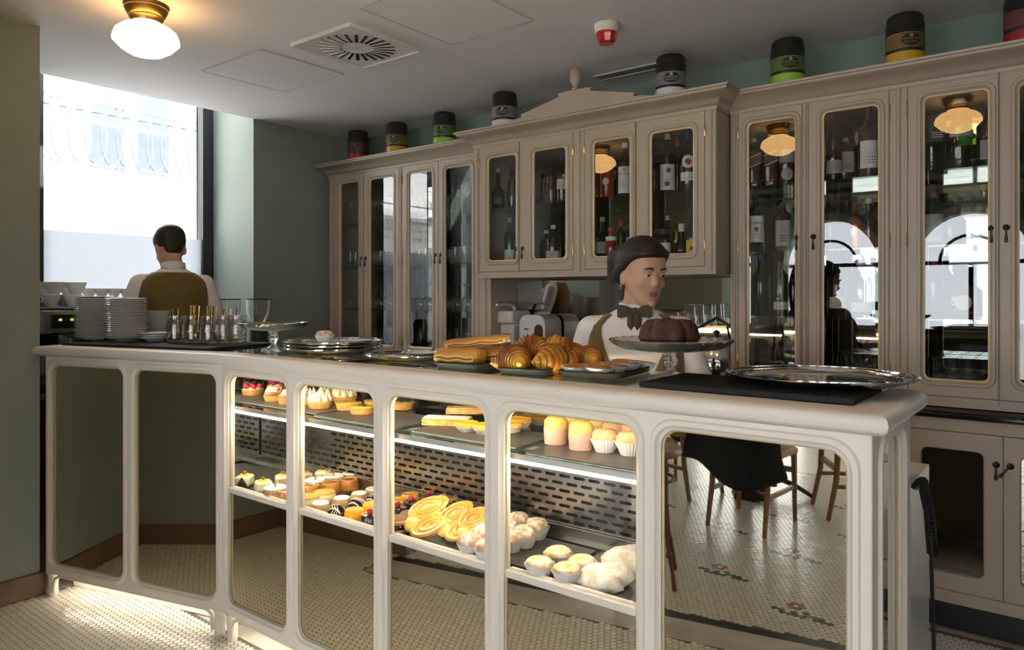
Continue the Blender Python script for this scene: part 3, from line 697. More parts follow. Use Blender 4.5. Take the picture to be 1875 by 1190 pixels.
# ------------------------------------------------------------------ tea canisters on the cabinets
CANC = {'red': (.30, .012, .02), 'yellow': (.55, .33, .02), 'green': (.28, .50, .06), 'white': (.62, .63, .68)}
def canister(kind, loc, label):
    t = thing('tea_canister', label, 'canister', loc, R(28), group='tea canisters on top of the cabinets')
    r = .078; col = mat('canister_'+kind, CANC[kind], .35); pale = mat('canister_line_'+kind, tuple(.5*v+.08*w for v, w in zip(CANC[kind], (.9, .8, .6))), .4)
    m_ = MB(); m_.lathe([(.0, 0), (r*.985, 0), (r, .004), (r, .178), (r*.98, .181), (.0, .181)], 40); part('body', m_, mat('canister_black', (.014, .013, .014), .35), t)
    m_ = MB(); m_.lathe([(r*1.004, .012), (r*1.006, .014), (r*1.006, .048), (r*1.004, .05)], 40)
    m_.lathe([(r*1.004, .05), (r*1.004, .012)], 40); part('colour_band', m_, col, t)
    m_ = MB(); m_.lathe([(r*.94, .181), (r*.95, .205), (r*.9, .216), (r*.82, .222), (.0, .222)], 36); part('lid', m_, MATS['canister_black'], t)
    for i in range(9):
        z = .066+i*.0075
        m_ = MB(); m_.lathe([(r*1.001, z), (r*1.003, z), (r*1.003, z+.0036), (r*1.001, z+.0036)], 40); part('pinstripe', m_, pale, t)
    cyl = lambda x, y, k=1.0: (r*k*math.sin(x/r), -r*k*math.cos(x/r), .098+y)
    m_ = MB(); A = [(.046*math.cos(R(10*i)), .031*math.sin(R(10*i))) for i in range(36)]
    m_.rings([[cyl(x, y, 1.006) for x, y in A]]+[[cyl(x*s, y*s, 1.008) for x, y in A] for s in (1, .8, .6, .4, .2, .02)]); bd = part('oval_badge', m_, MATS['canister_black'], t)
    m_ = MB(); m_.rings([[cyl(x*s, y*s, 1.0095) for x, y in A] for s in (.96, .90)])
    put_text(m_, 'COMPAGNIE', .0135, lambda x, y: cyl(x*.95, y+.002, 1.0105)); put_text(m_, 'COLONIALE', .0115, lambda x, y: cyl(x*.95, y-.0105, 1.0105))
    m_.rings([[cyl(.0085*s*math.cos(R(20*i)), .017+.0085*s*math.sin(R(20*i)), 1.0105) for i in range(18)] for s in (1, .5, .02)])
    part('lettering', m_, pale, bd)
for kind, px, y, lab in (('red', 656, 3.57, 'black tea canister with red band, next to the window wall'), ('yellow', 727, 3.57, 'black tea canister with yellow band between a red and a green one'),
        ('green', 814, 3.57, 'black tea canister with lime band above the wine glass doors'), ('white', 924, 3.44, 'black tea canister with white band left of the pediment'),
        ('white', 1228, 3.44, 'black tea canister with white band between the pediment and the cabinet corner'), ('green', 1442, 3.57, 'black tea canister with lime band over the spirits cabinet'),
        ('yellow', 1657, 3.57, 'black tea canister with yellow band over the spirits cabinet'), ('red', 1880, 3.57, 'black tea canister with red band cut by the picture edge')):
    canister(kind, (wx(px, y), y, 2.4005), lab)

# ------------------------------------------------------------------ bottles
BG = dict(dark=mat('dark_bottle_glass', (.008, .010, .008), .06, spec=.6), green=glass('green_bottle_glass', (.25, .48, .28), 2.2), clear=glass('clear_bottle_glass', (.86, .88, .88), 2.2),
          amber=glass('amber_bottle_glass', (.62, .30, .08), 2.2), red=mat('red_liqueur_glass', (.22, .015, .01), .06, spec=.6), gold=glass('golden_bottle_glass', (.75, .62, .25), 2.2),
          brown=mat('brown_whisky_glass', (.05, .02, .008), .05, spec=.6), grey=glass('smoky_bottle_glass', (.6, .6, .62), 2.2), darkgreen=mat('dark_green_glass', (.012, .04, .02), .06, spec=.6), orange=mat('orange_aperitif_glass', (.34, .045, .012), .06))
LBM = {k: mat('label_'+k, c, .6) for k, c in dict(white=(.70, .69, .68), cream=(.62, .56, .44), grey=(.34, .33, .33), black=(.02, .02, .022), silver=(.6, .58, .5), yellow=(.65, .5, .08), maroon=(.08, .03, .03), navy=(.015, .02, .05), gold=(.55, .40, .14), red=(.40, .02, .03), blue=(.04, .07, .2)).items()}
BOTTLES = []
def bottle(x, y, z, label, r=.036, h=.30, g='dark', cap='black', lab=None, sh=.62, nk=.32, square=False, bulb=False, lz=(.18, .5), text=None, marks=None, rz=None, flat=1.0, caph=.1):
    """shoulder starts at sh*h; neck radius nk*r; lab colour; lz label height range"""
    rz = R(25) if rz is None else rz
    ymin = (3.45 if x < -1.40 else 3.605)+r*flat; best = None
    for k in range(60):
        f = 1+(.002*((k+1)//2))*(1 if k % 2 else -1); xx, yy = x*f, y*f
        if not ymin <= yy <= 3.825-r: continue
        if all(abs(zb-z) > .05 or math.hypot(xx-xb, yy-yb) > r+rb+.002 for xb, yb, zb, rb in BOTTLES): best = (xx, yy); break
    if best: x, y = best
    elif rz is not None: pass
    BOTTLES.append((x, y, z, r))
    t = thing('bottle', label, 'bottle', (x, y, z+.0005), rz, group='bottles in the glass cabinets')
    rn = r*nk
    if bulb: pf = [(.0, 0), (r*.6, 0), (r*.8, .01), (r, h*.22), (r*.97, h*.32), (r*.8, h*.43), (r*.45, h*.52), (rn, h*.6), (rn, h*.97), (.0, h*.97)]
    else: pf = [(.0, 0), (r*.93, 0), (r, .006), (r, h*sh), (r*.96, h*(sh+.03)), (r*.8, h*(sh+.075)), (r*.55, h*(sh+.115)), (rn*1.15, h*(sh+.16)), (rn, h*(sh+.2)), (rn, h*.97), (.0, h*.97)]
    rf = None
    if square: rf = lambda a, zz: (min(1/max(abs(math.cos(a)), abs(math.sin(a))), 1.18)*.92) if zz < h*(sh+.05) else 1
    m_ = MB(); m_.lathe(pf, 28 if square else 24, rf=rf, sy=flat); part('body', m_, BG[g], t)
    m_ = MB(); m_.lathe([(.0, h*(1-caph)), (rn*1.12, h*(1-caph)), (rn*1.15, h*(1-caph)+.004), (rn*1.15, h-.003), (rn*1.0, h), (.0, h)], 16); part('cap', m_, LBM[cap], t)
    if lab:
        k = 1.012*(1.0 if not square else .935)
        def cy(a, zz, kk=1.0):
            q = r*k*kk*(rf(a-math.pi/2, 0)/.92*.985 if square else 1)
            return (q*math.sin(a), -q*math.cos(a)*flat, zz)
        n = 12; A = [R(-62+124*i/n) for i in range(n+1)]
        m_ = MB(); m_.rings([[cy(a, h*zz) for a in A] for zz in lz], closed=False); lo = part('label', m_, LBM[lab], t)
        m_ = MB(); dark = 'white' if lab in ('black', 'navy', 'maroon') else 'black'; zc = (lz[0]+lz[1])/2*h; dz = (lz[1]-lz[0])*h
        if text: put_text(m_, text, r*.5, lambda u, v_: cy(u/r, zc+dz*.22+v_, 1.006))
        for i in range(3):
            m_.rings([[cy(a, zc-dz*(.12+.1*i)+d_, 1.006) for a in (R(-28), R(-9), R(9), R(28))] for d_ in (0, dz*.03)], closed=False)
        part('print', m_, LBM['gold' if text == 'APEROL' else 'red' if text == 'BACARDI' else dark], lo)
        if marks:
            for (mu, mv, mr, mc) in marks:
                m_ = MB()
                if mc == 'bar': m_.rings([[cy(u/r, h*mv+d_, 1.012) for u in (-r*.8, -r*.3, r*.3, r*.8)] for d_ in (-.0035, .0035)], closed=False); mc = 'black'
                else: m_.rings([[cy((mu+mr*s*math.cos(R(20*i)))/r, h*mv+mr*s*math.sin(R(20*i)), 1.008) for i in range(18)] for s in (1, .5, .02)])
                part('emblem', m_, LBM[mc], lo)
    return t
def sash(t, r, h, band, edge, sq=.935):
    """slanting label of the square whisky bottles"""
    for k, (z0, z1, c) in enumerate(((.44, .62, band), (.42, .445, edge), (.615, .64, edge))):
        m_ = MB(); U = [-r*.85+r*1.7*i/6 for i in range(7)]
        m_.rings([[(u, -r*1.0-.001*k-.001, h*zz+u*.42) for u in U] for zz in (z0, z1)], closed=False); part('slanted_label', m_, LBM[c], t)
ZS = (1.942, 1.618, 1.298, .953)
def BC(px, y=3.66): return wx(px, y)
# centre cabinet, upper shelf / floor
yC = 3.58; z1 = 1.9405; z0 = 1.586
bottle(BC(912, yC), yC, z1, 'round amber cognac flask with tall neck in the first hanging cabinet door', r=.052, h=.265, g='brown', cap='cream', bulb=True, nk=.22, lab='navy', lz=(.12, .28))
bottle(BC(938, 3.66), 3.66, z1, 'slim amber bottle behind the cognac flask', r=.03, h=.28, g='amber', cap='red', nk=.4)
bottle(BC(934, yC), yC, z0, 'dark wine bottle with white label in the first hanging cabinet door', r=.037, h=.30, lab='white', lz=(.08, .33), cap='grey')
bottle(BC(999, 3.68), 3.68, z1, 'dark slim bottle at the back of the second hanging cabinet door', r=.032, h=.24, g='dark', cap='black')
bottle(BC(1010, yC), yC, z1, 'amber bottle with dark shoulders in the second hanging cabinet door', r=.036, h=.23, g='brown', cap='black', sh=.7)
bottle(BC(1030, 3.60), 3.60, z1, 'clear bottle with pale label at the door edge of the second hanging cabinet door', r=.036, h=.29, g='clear', cap='blue', lab='silver', lz=(.3, .5))
bottle(BC(1013, yC), yC, z0, 'squat dark port bottle whose cream label reads 10', r=.045, h=.235, lab='cream', cap='white', lz=(.03, .33), text='10', sh=.62, nk=.3, marks=[(0, .5, .012, 'maroon')])
bottle(BC(1000, 3.70), 3.70, z0, 'dark port bottle with white cap behind the cream labelled one', r=.04, h=.22, cap='white')
bottle(BC(1110, yC), yC, z1, 'orange aperitif bottle with navy and gold label', r=.039, h=.29, g='orange', cap='blue', lab='navy', lz=(.56, .70), text='APEROL', sh=.72, marks=[(0, .35, .02, 'white')])
bottle(BC(1144, yC), yC, z1, 'dark rum bottle with a large white label and red script', r=.040, h=.31, g='dark', cap='white', lab='white', lz=(.08, .56), text='BACARDI', marks=[(0, .50, .011, 'gold')])
bottle(BC(1140, 3.72), 3.72, z1, 'dark bottle with red capsule behind the white labelled rum', r=.036, h=.29, cap='red', caph=.2)
bottle(BC(1094, 3.7), 3.7, z1, 'dark red bottle in the shade at the back of the lamp reflection', r=.036, h=.26, g='red', cap='black')
bottle(BC(1103, yC), yC, z0, 'green bottle with yellow neck label behind the woman', r=.042, h=.26, g='green', cap='yellow', lab='silver', lz=(.2, .45), sh=.5)
bottle(BC(1119, 3.53), 3.53, z0, 'small red liqueur bottle with white neck band', r=.032, h=.19, g='red', cap='red', lab='white', lz=(.62, .74), nk=.5)
bottle(BC(1137, 3.6), 3.6, z0, 'bright green bottle with red cap over the hair of the woman', r=.030, h=.235, g='green', cap='red', caph=.14)
bottle(BC(1150, 3.66), 3.66, z0, 'clear bottle with black cap at the edge of the third hanging cabinet door', r=.032, h=.24, g='grey', cap='black', lab='white', lz=(.4, .6))
bottle(BC(1222, yC), yC, z1, 'dark wine bottle with white label printed in blue', r=.042, h=.325, lab='white', cap='white', caph=.1, lz=(.06, .48), marks=[(.006, .38, .013, 'blue'), (0, .16, .014, 'blue')])
bottle(BC(1240, 3.70), 3.70, z1, 'dark wine bottle with red capsule in the fourth hanging cabinet door', r=.037, h=.33, cap='red', caph=.18)
bottle(BC(1260, yC), yC, z1, 'pale vermouth bottle with a white roundel and red ball', r=.043, h=.34, g='gold', cap='blue', caph=.18, lab='white', lz=(.17, .30), sh=.55, marks=[(0, .46, .034, 'white'), (0, .46, .019, 'red'), (0, .46, .0, 'bar')])
bottle(BC(1197, 3.68), 3.68, z1, 'dark bottle with faded brown label half hidden by the door frame', r=.04, h=.29, g='dark', cap='black', lab='maroon', lz=(.1, .55))
bottle(BC(1213, 3.53), 3.53, z0, 'squat clear bottle with silver label and wide black cap', r=.046, h=.165, g='grey', cap='black', lab='silver', lz=(.04, .55), nk=.85, sh=.62, caph=.17, square=True)
bottle(BC(1222, 3.66), 3.66, z0, 'tall smoky bottle behind the silver labelled one', r=.034, h=.25, g='dark', cap='silver')
bottle(BC(1238, 3.66), 3.66, z0, 'tall olive bottle with dark stopper in the fourth hanging cabinet door', r=.034, h=.25, g='gold', cap='black')
bottle(BC(1248, 3.55), 3.55, z0, 'low round flask with pale wooden stopper', r=.048, h=.19, g='dark', cap='cream', bulb=True, nk=.3, caph=.22)
bottle(BC(1268, 3.56), 3.56, z0, 'dark bottle with yellow and red label at the door edge', r=.036, h=.24, g='dark', cap='black', lab='yellow', lz=(.06, .4), marks=[(0, .22, .014, 'red')])
# right-hand cabinet
yR = 3.64
t = bottle(BC(1383), yR, ZS[0], 'square whisky bottle with slanting dark red label', r=.036, h=.25, g='brown', cap='cream', square=True, sh=.7, caph=.08); sash(t, .036, .25, 'maroon', 'gold')
t = bottle(BC(1413), yR, ZS[0], 'square whisky bottle with slanting black label', r=.036, h=.26, g='brown', cap='gold', square=True, sh=.7, caph=.08); sash(t, .036, .26, 'black', 'gold')
bottle(BC(1442), yR, ZS[0], 'whisky bottle with two grey paper labels', r=.040, h=.32, g='brown', cap='black', lab='grey', lz=(.36, .56), caph=.18, marks=[(0, .18, .03, 'grey')])
bottle(BC(1386), yR, ZS[1], 'bourbon bottle whose white label bears a red seal', r=.041, h=.30, g='dark', cap='black', lab='white', lz=(.16, .60), sh=.66, text='JIM BEAM', marks=[(0, .38, .011, 'red')])
bottle(BC(1436), yR, ZS[1], 'square bottle with grey label and dark cap', r=.039, h=.24, g='brown', cap='black', lab='grey', lz=(.1, .62), square=True, sh=.68)
bottle(BC(1456, 3.7), 3.7, ZS[1], 'clear bottle with dark stopper at the edge of the first spirits door', r=.034, h=.22, g='clear', cap='black')
bottle(BC(1393, 3.67), 3.67, ZS[2], 'tall black bottle on the third shelf of the first spirits door', r=.042, h=.31, cap='blue', g='dark')
bottle(BC(1432), yR, ZS[2], 'dark green bottle with a cream band near its base', r=.040, h=.27, g='darkgreen', cap='black', lab='cream', lz=(.12, .26), sh=.66)
bottle(BC(1453, 3.7), 3.7, ZS[2], 'blue black bottle beside the cream banded one', r=.036, h=.27, g='dark', cap='red')
bottle(BC(1528), yR, ZS[0], 'amber bottle glowing orange in the second spirits door', r=.038, h=.31, g='amber', cap='black', lab='grey', lz=(.1, .3))
bottle(BC(1551), yR, ZS[0], 'square amber bottle with pale label between two taller bottles', r=.039, h=.21, g='brown', cap='grey', lab='grey', lz=(.2, .66), square=True, sh=.74)
bottle(BC(1592), yR, ZS[0], 'large whisky bottle with white label under the hinge', r=.045, h=.33, g='brown', cap='black', lab='white', lz=(.12, .5), caph=.2)
bottle(BC(1566), yR, ZS[1], 'crystal decanter with black stopper in the second spirits door', r=.048, h=.24, g='amber', cap='black', nk=.28, sh=.55)
bottle(BC(1590, 3.70), 3.70, ZS[1], 'crystal decanter with silver stopper in the second spirits door', r=.046, h=.24, g='grey', cap='silver', nk=.28, sh=.55)
bottle(BC(1520, 3.70), 3.70, ZS[1], 'dark bottle by the handle of the second spirits door', r=.034, h=.27, g='dark', cap='black')
bottle(BC(1534), yR, ZS[2], 'dark rum bottle with small red and white label', r=.040, h=.28, lab='cream', lz=(.15, .34), marks=[(0, .42, .012, 'red')])
bottle(BC(1577), yR, ZS[2], 'clear vodka bottle with rounded shoulders in the second spirits door', r=.050, h=.27, g='clear', cap='white', sh=.6, marks=None, lab='silver', lz=(.1, .26))
bottle(BC(1599, 3.70), 3.70, ZS[2], 'clear bottle with red neck label beside the vodka', r=.036, h=.28, g='clear', cap='red')
bottle(BC(1712), yR, ZS[0], 'dark square bottle in the lamp reflection', r=.043, h=.25, g='grey', cap='black', square=True, sh=.8, lab='black', lz=(.5, .9), nk=.8)
bottle(BC(1757), yR, ZS[0], 'big green gin bottle with shaker shaped shoulders', r=.050, h=.31, g='green', cap='silver', sh=.55, nk=.45, lab='grey', lz=(.46, .53), caph=.07, marks=[(0, .66, .013, 'red')])
bottle(BC(1810), yR, ZS[0], 'dark bottle with patterned label cut by the door edge', r=.042, h=.27, g='dark', cap='black', lab='grey', lz=(.1, .4))
bottle(BC(1708), yR, ZS[1], 'dark bottle with reddish neck in the third spirits door', r=.044, h=.27, g='dark', cap='maroon', caph=.2, lab='grey', lz=(.05, .5))
bottle(BC(1802), yR, ZS[1], 'square clear bottle with sloping shoulder at the door edge', r=.045, h=.25, g='clear', cap='gold', square=True, sh=.62)
bottle(BC(1740, 3.70), 3.70, ZS[1], 'dark bottle half hidden behind the reddish necked one', r=.035, h=.2, g='dark', cap='black')
bottle(BC(1711), yR, ZS[2], 'wine bottle with red foil strip in the third spirits door', r=.037, h=.29, cap='red', caph=.2)
bottle(BC(1759), yR, ZS[2], 'broad shouldered flask with oval cream label', r=.060, h=.235, g='brown', cap='maroon', sh=.5, nk=.42, flat=.7, caph=.14, lab='maroon', lz=(.1, .14), marks=[(0, .30, .034, 'cream')])
# small bottles and dispensers in the niche
bottle(BC(883, 3.62), 3.62, .9255, 'small green bottle with dark cap in the niche', r=.03, h=.215, g='green', cap='black', lab='white', lz=(.80, .84), nk=.9, sh=.7)
bottle(BC(901, 3.62), 3.62, .9255, 'small clear bottle with white cap in the niche', r=.028, h=.265, g='clear', cap='white', nk=.5)
# ------------------------------------------------------------------ stemware
wg = MB(); wg.lathe([(.0, .002), (.030, .0), (.031, .002), (.006, .006), (.0035, .012), (.0035, .075), (.012, .085), (.030, .105), (.036, .13), (.034, .155), (.029, .18)], 18); WG = wg.mesh('wine_glass', M['glass'])
tg = MB(); tg.lathe([(.0, .004), (.026, .0), (.028, .003), (.031, .06), (.033, .11)], 18); TG = tg.mesh('tumbler', M['glass'])
fg = MB(); fg.lathe([(.0, .002), (.028, .0), (.004, .006), (.0035, .08), (.016, .10), (.022, .15), (.020, .20)], 16); FG = fg.mesh('flute_glass', M['glass'])
def glassware(me, name, x, y, z, label, group, flip=False, h=.18):
    o = link(name, me, None, (x, y, z+(h+.0006 if flip else .0006)), 0, label, 'glass', group, rot=(R(180) if flip else 0, 0, 0)); return o
dn = ['first', 'second', 'third', 'fourth']
rows = [('wine_glass', WG, False, .18, 'upright stemmed wine glasses'), ('tumbler', TG, False, .11, 'clear tumblers'), ('wine_glass', WG, True, .18, 'upturned stemmed wine glasses'), ('flute_glass', FG, False, .2, 'clear flute glasses')]
for k, (a, b_) in enumerate([(-4.455, -4.215), (-4.12, -3.84), (-3.71, -3.455), (-3.37, -3.06)]):
    for s, zz in enumerate(ZS):
        nm, me, fl_, hh, what = rows[s]
        n = 3 if nm != 'tumbler' else 4
        for j in range(n):
            for yy in (3.64, 3.74):
                kind = {'wine_glass': 'stemmed wine glass', 'tumbler': 'clear tumbler', 'flute_glass': 'tall flute glass'}[nm]
                glassware(me, nm, a+(j+.5)*(b_-a)/n, yy, zz, f'{kind} on the {["top","second","third","bottom"][s]} shelf of the {dn[k]} glassware door', f'glasses on the {["top","second","third","bottom"][s]} shelf behind the {dn[k]} glassware door', fl_, hh)
for k, (a, b_) in enumerate([(-1.30, -1.07), (-.95, -.71), (-.535, -.295)]):
    for j in range(4):
        for yy in (3.63, 3.71, 3.78):
            glassware(WG, 'wine_glass', a+(j+.5)*(b_-a)/4, yy, ZS[3], f'upturned wine glass at the bottom of the {dn[k]} spirits door', f'upturned glasses at the bottom of the {dn[k]} spirits door', True, .18)
# ------------------------------------------------------------------ pastries
PM = dict(
    crust=mat('shortcrust', (.66, .36, .10), .6, var=.2, scale=60, bump=.3, bscale=150), brownc=mat('baked_crust', (.40, .17, .045), .5, col2=(.62, .30, .08), scale=25, bump=.3, bscale=90),
    puff=mat('puff_pastry', (.78, .50, .17), .5, col2=(.62, .30, .07), scale=30, bump=.5, bscale=110), custard=mat('egg_custard', (.86, .42, .03), .25, var=.15, scale=30, coat=.3),
    lemon=mat('lemon_glaze', (.88, .55, .03), .12, var=.08, coat=.6), choc=mat('dark_chocolate', (.030, .014, .009), .14, var=.1, coat=.6), milk=mat('milk_chocolate', (.20, .09, .045), .4, var=.1),
    cream=mat('whipped_cream', (.86, .80, .70), .5, var=.04), merin=mat('toasted_meringue', (.90, .84, .72), .45, col2=(.80, .58, .28), scale=45), rasp=mat('raspberry_red', (.42, .015, .04), .35, bump=.5, bscale=300),
    caramel=mat('caramel_flan', (.55, .20, .03), .18, col2=(.66, .30, .06), scale=20, coat=.5), sugar=mat('icing_sugar', (.90, .87, .83), .85, bump=.3, bscale=200), cake=mat('pale_sponge', (.60, .35, .16), .7, col2=(.46, .24, .10), scale=40, bump=.3),
    dusty=mat('sugar_dusted_crust', (.52, .30, .15), .8, col2=(.84, .76, .68), scale=55, bump=.4, bscale=100), jelly=mat('orange_jelly', (.90, .40, .01), .15, var=.05, coat=.5), cheese=mat('cheesecake_cream', (.88, .78, .50), .5, var=.05),
    ctop=mat('cheesecake_top', (.66, .38, .09), .45, var=.1, scale=20), biscuit=mat('cocoa_biscuit', (.46, .25, .13), .6, var=.1, scale=40), wafer=mat('wafer_plaque', (.66, .44, .26), .5), almond=mat('flaked_almond', (.72, .50, .28), .6, col2=(.40, .22, .1), scale=120, bump=.5, bscale=200),
    pink=mat('pink_paper', (.50, .30, .23), .7), loaf=mat('glazed_loaf', (.52, .22, .035), .3, col2=(.66, .33, .06), scale=9, coat=.3), crumb=mat('yellow_crumb', (.78, .50, .10), .6, var=.1, bump=.3), ham=mat('filling_red', (.28, .05, .035), .4, var=.2),
    croi=mat('croissant_crust', (.36, .10, .012), .35, col2=(.72, .38, .03), scale=16, bump=.35, bscale=70, coat=.2), bundt=mat('dark_bundt_crumb', (.030, .011, .006), .6, col2=(.085, .030, .012), scale=70, bump=.7, bscale=160), cocoa=mat('cocoa_sponge', (.22, .10, .05), .8, var=.25, scale=90, bump=.6, bscale=250),
)
pleat = lambda n, d: (lambda a, z: 1+d*(1 if int(a/(2*math.pi)*2*n+.01) % 2 else -1))
def raspberry(mb, c, r=.0085):
    mb.sphere(c, r, r, r*1.1, 9, 7)
    for i in range(8):
        a = i*2.4; mb.sphere((c[0]+r*.75*math.cos(a), c[1]+r*.75*math.sin(a), c[2]+r*(.9*((i*.37) % 1)-.2)), r*.38, None, None, 6, 4)
def crust(t, r=.042, h=.022, m='crust'):
    m_ = MB(); m_.lathe([(.0, 0), (r*.86, 0), (r, h), (r*.94, h), (r*.90, h*.8)], 36, rf=pleat(18, .006)); part('crust', m_, PM[m], t)
def P_raspberry(t):
    crust(t); m_ = MB(); m_.lathe([(.039, .019), (.03, .026), (.0, .029)], 20); part('cream', m_, PM['cream'], t)
    for i in range(6):
        m_ = MB(); raspberry(m_, (.029*math.cos(i*1.047), .029*math.sin(i*1.047), .031)); part('raspberry', m_, PM['rasp'], t)
def P_choctart(t):
    crust(t, .04, .02); m_ = MB(); m_.lathe([(.037, .018), (.038, .028), (.034, .033), (.0, .034)], 24); part('ganache', m_, PM['milk'], t)
    m_ = MB(); raspberry(m_, (.02, -.015, .04)); part('raspberry', m_, PM['rasp'], t)
    m_ = MB(); m_.prism([(-.03, 0), (.025, -.004), (.032, .014), (-.02, .018)], -.0012, .0012, lambda u, v, a: (u, -.02+a+v*.2, .034+v)); part('plaque', m_, PM['wafer'], t)
def P_meringue(t):
    crust(t, .043, .024); m_ = MB(); m_.lathe([(.04, .022), (.03, .028), (.0, .03)], 20)
    for i in range(13):
        rr, a = (0, 0) if i == 0 else (.015, i*1.57) if i < 5 else (.031, i*.785)
        x, y = rr*math.cos(a), rr*math.sin(a)
        m_.lathe([(.0105, .024), (.0115, .031), (.008, .038), (.004, .044), (.0006, .052+.004*(i % 2))], 9, (x, y, 0))
    part('meringue', m_, PM['merin'], t)
def P_lemon(t, deco=False):
    crust(t, .044, .021, 'crust'); m_ = MB(); m_.lathe([(.0405, .0195), (.036, .0218), (.0, .0225)], 28); part('lemon_curd', m_, PM['lemon'], t)
    if deco:
        m_ = MB(); m_.prism([(-.012, 0), (.012, 0), (.004, .016)], -.001, .001, lambda u, v, a: (u, a+v*.3, .02+v)); m_.sphere((.004, .006, .024), .007, .007, .006, 8, 6); part('chocolate_garnish', m_, PM['choc'], t)
def wob(mb, amp, f=40, seed=0):
    rr = random.Random(seed); ph = [rr.uniform(0, 6) for _ in range(6)]
    mb.v = [(x+amp*math.sin(f*y+ph[0])*math.cos(f*.7*z+ph[1]), y+amp*math.sin(f*z+ph[2])*math.cos(f*.8*x+ph[3]), z+amp*.6*math.sin(f*x+ph[4])*math.cos(f*y+ph[5])) for x, y, z in mb.v]
def P_slice(t, top=True):
    for i in range(4):
        m_ = MB(); P = rrect(-.075+.001*i, .075-.0015*i, -.026, .026, .006, 3); m_.rings([[(x, y, .0055*i) for x, y in P], [(x*1.015, y*1.03, .0055*i+.0025) for x, y in P], [(x, y, .0055*i+.005) for x, y in P]], cap0=True, cap1=True); wob(m_, .0015, 60, i); part('pastry_layer', m_, PM['puff'], t)
    if top:
        m_ = MB(); P = rrect(-.07, .07, -.022, .022, .006, 3); m_.rings([[(x, y, .0215) for x, y in P], [(x*.98, y*.96, .0235) for x, y in P]], cap1=True); part('icing', m_, PM['cream'], t)
def paper(t, r0, r1, h, m='paper', n=26):
    m_ = MB(); m_.lathe([(.0, 0), (r0, 0), (r1, h), (r1*.985, h), (r0*.95, .002)], n*2, rf=lambda a, z: 1+(.022 if int(a/(2*math.pi)*2*n+.01) % 2 else -.022)); part('paper_cup', m_, M['paper'] if m == 'paper' else PM[m], t, angle=10)
def P_custard(t):
    paper(t, .024, .037, .019); m_ = MB(); m_.lathe([(.034, .012), (.0355, .021), (.031, .026), (.02, .022), (.0, .021)], 24); part('custard', m_, PM['custard'], t)
def P_tartlet(t):
    paper(t, .027, .043, .021); m_ = MB(); m_.lathe([(.034, .010), (.0375, .019), (.034, .023), (.0, .020)], 22); wob(m_, .001, 80); part('tart', m_, PM['brownc'], t)
def P_muffin(t, top='cake', dome=.022, r=.036):
    paper(t, r*.64, r*1.06, .033); m_ = MB(); m_.lathe([(r*.86, .024), (r*.95, .034), (r*.90, .034+dome*.45), (r*.68, .034+dome*.85), (r*.3, .034+dome), (.0, .034+dome)], 24); wob(m_, .0012, 70, 3); part('muffin_top', m_, PM[top], t)
def P_cupmuffin(t):
    m_ = MB(); m_.lathe([(.0, 0), (.030, 0), (.0325, .042), (.0315, .042), (.029, .003)], 28); part('paper_cup', m_, PM['pink'], t)
    m_ = MB(); m_.lathe([(.030, .034), (.032, .046), (.031, .058), (.022, .068), (.0, .071)], 22); wob(m_, .002, 75, 5); part('muffin_top', m_, PM['ctop'], t)
def P_creambox(t):
    m_ = MB(); m_.box(-.027, .027, -.027, .027, 0, .038); part('cake_block', m_, PM['cheese'], t, bevel=.008)
    m_ = MB(); m_.lathe([(.018, .038), (.016, .042), (.0, .043)], 16); part('glaze', m_, PM['lemon'], t)
    m_ = MB(); m_.prism([(-.02, 0), (.022, 0), (.002, .034)], -.001, .001, lambda u, v, a: (.029+a, u, .004+v)); part('chocolate_triangle', m_, PM['choc'], t)
    m_ = MB(); m_.sphere((0, 0, .047), .007, .007, .006, 8, 6); part('truffle', m_, PM['milk'], t)
    m_ = MB(); m_.prism([(-.018, 0), (.022, 0), (.012, .03), (-.02, .026)], -.001, .001, lambda u, v, a: (u, -.029+a, .003+v)); part('wafer', m_, PM['wafer'], t)
def P_ring(t):
    m_ = MB(); m_.lathe([(.0, 0), (.036, 0), (.037, .028), (.035, .032)], 28); wob(m_, .0012, 150, 2); part('almond_side', m_, PM['almond'], t)
    m_ = MB(); m_.lathe([(.034, .030), (.037, .034), (.034, .038), (.026, .039), (.022, .036)], 28); part('icing_ring', m_, PM['sugar'], t)
    m_ = MB(); m_.lathe([(.0225, .034), (.0, .036)], 22); part('chocolate_centre', m_, PM['milk'], t)
    m_ = MB(); m_.tube([(.0, 0, .035), (.001, 0, .054)], .003, 7); part('stick', m_, PM['biscuit'], t)
def P_flan(t):
    m_ = MB(); m_.lathe([(.0, 0), (.036, 0), (.037, .004), (.031, .033), (.028, .035), (.020, .034), (.017, .031), (.0, .0305)], 28); part('flan', m_, PM['caramel'], t)
    m_ = MB(); m_.lathe([(.017, .0312), (.0, .0318)], 20); part('caramel_pool', m_, mat('burnt_caramel', (.24, .06, .012), .1, coat=.5), t)
def P_cheesecake(t):
    m_ = MB(); m_.lathe([(.0, 0), (.037, 0), (.038, .003), (.038, .026), (.036, .030)], 28); part('filling', m_, PM['cheese'], t)
    m_ = MB(); m_.lathe([(.0365, .029), (.036, .033), (.033, .035), (.0, .036)], 28); part('baked_top', m_, PM['ctop'], t)
def P_sugarcake(t):
    m_ = MB(); m_.lathe([(.0, 0), (.034, 0), (.035, .004), (.027, .026), (.025, .0265)], 26); wob(m_, .0008, 90); part('sponge', m_, PM['cake'], t)
    m_ = MB(); m_.lathe([(.026, .0262), (.024, .029), (.0, .030)], 24); part('icing_sugar', m_, PM['sugar'], t)
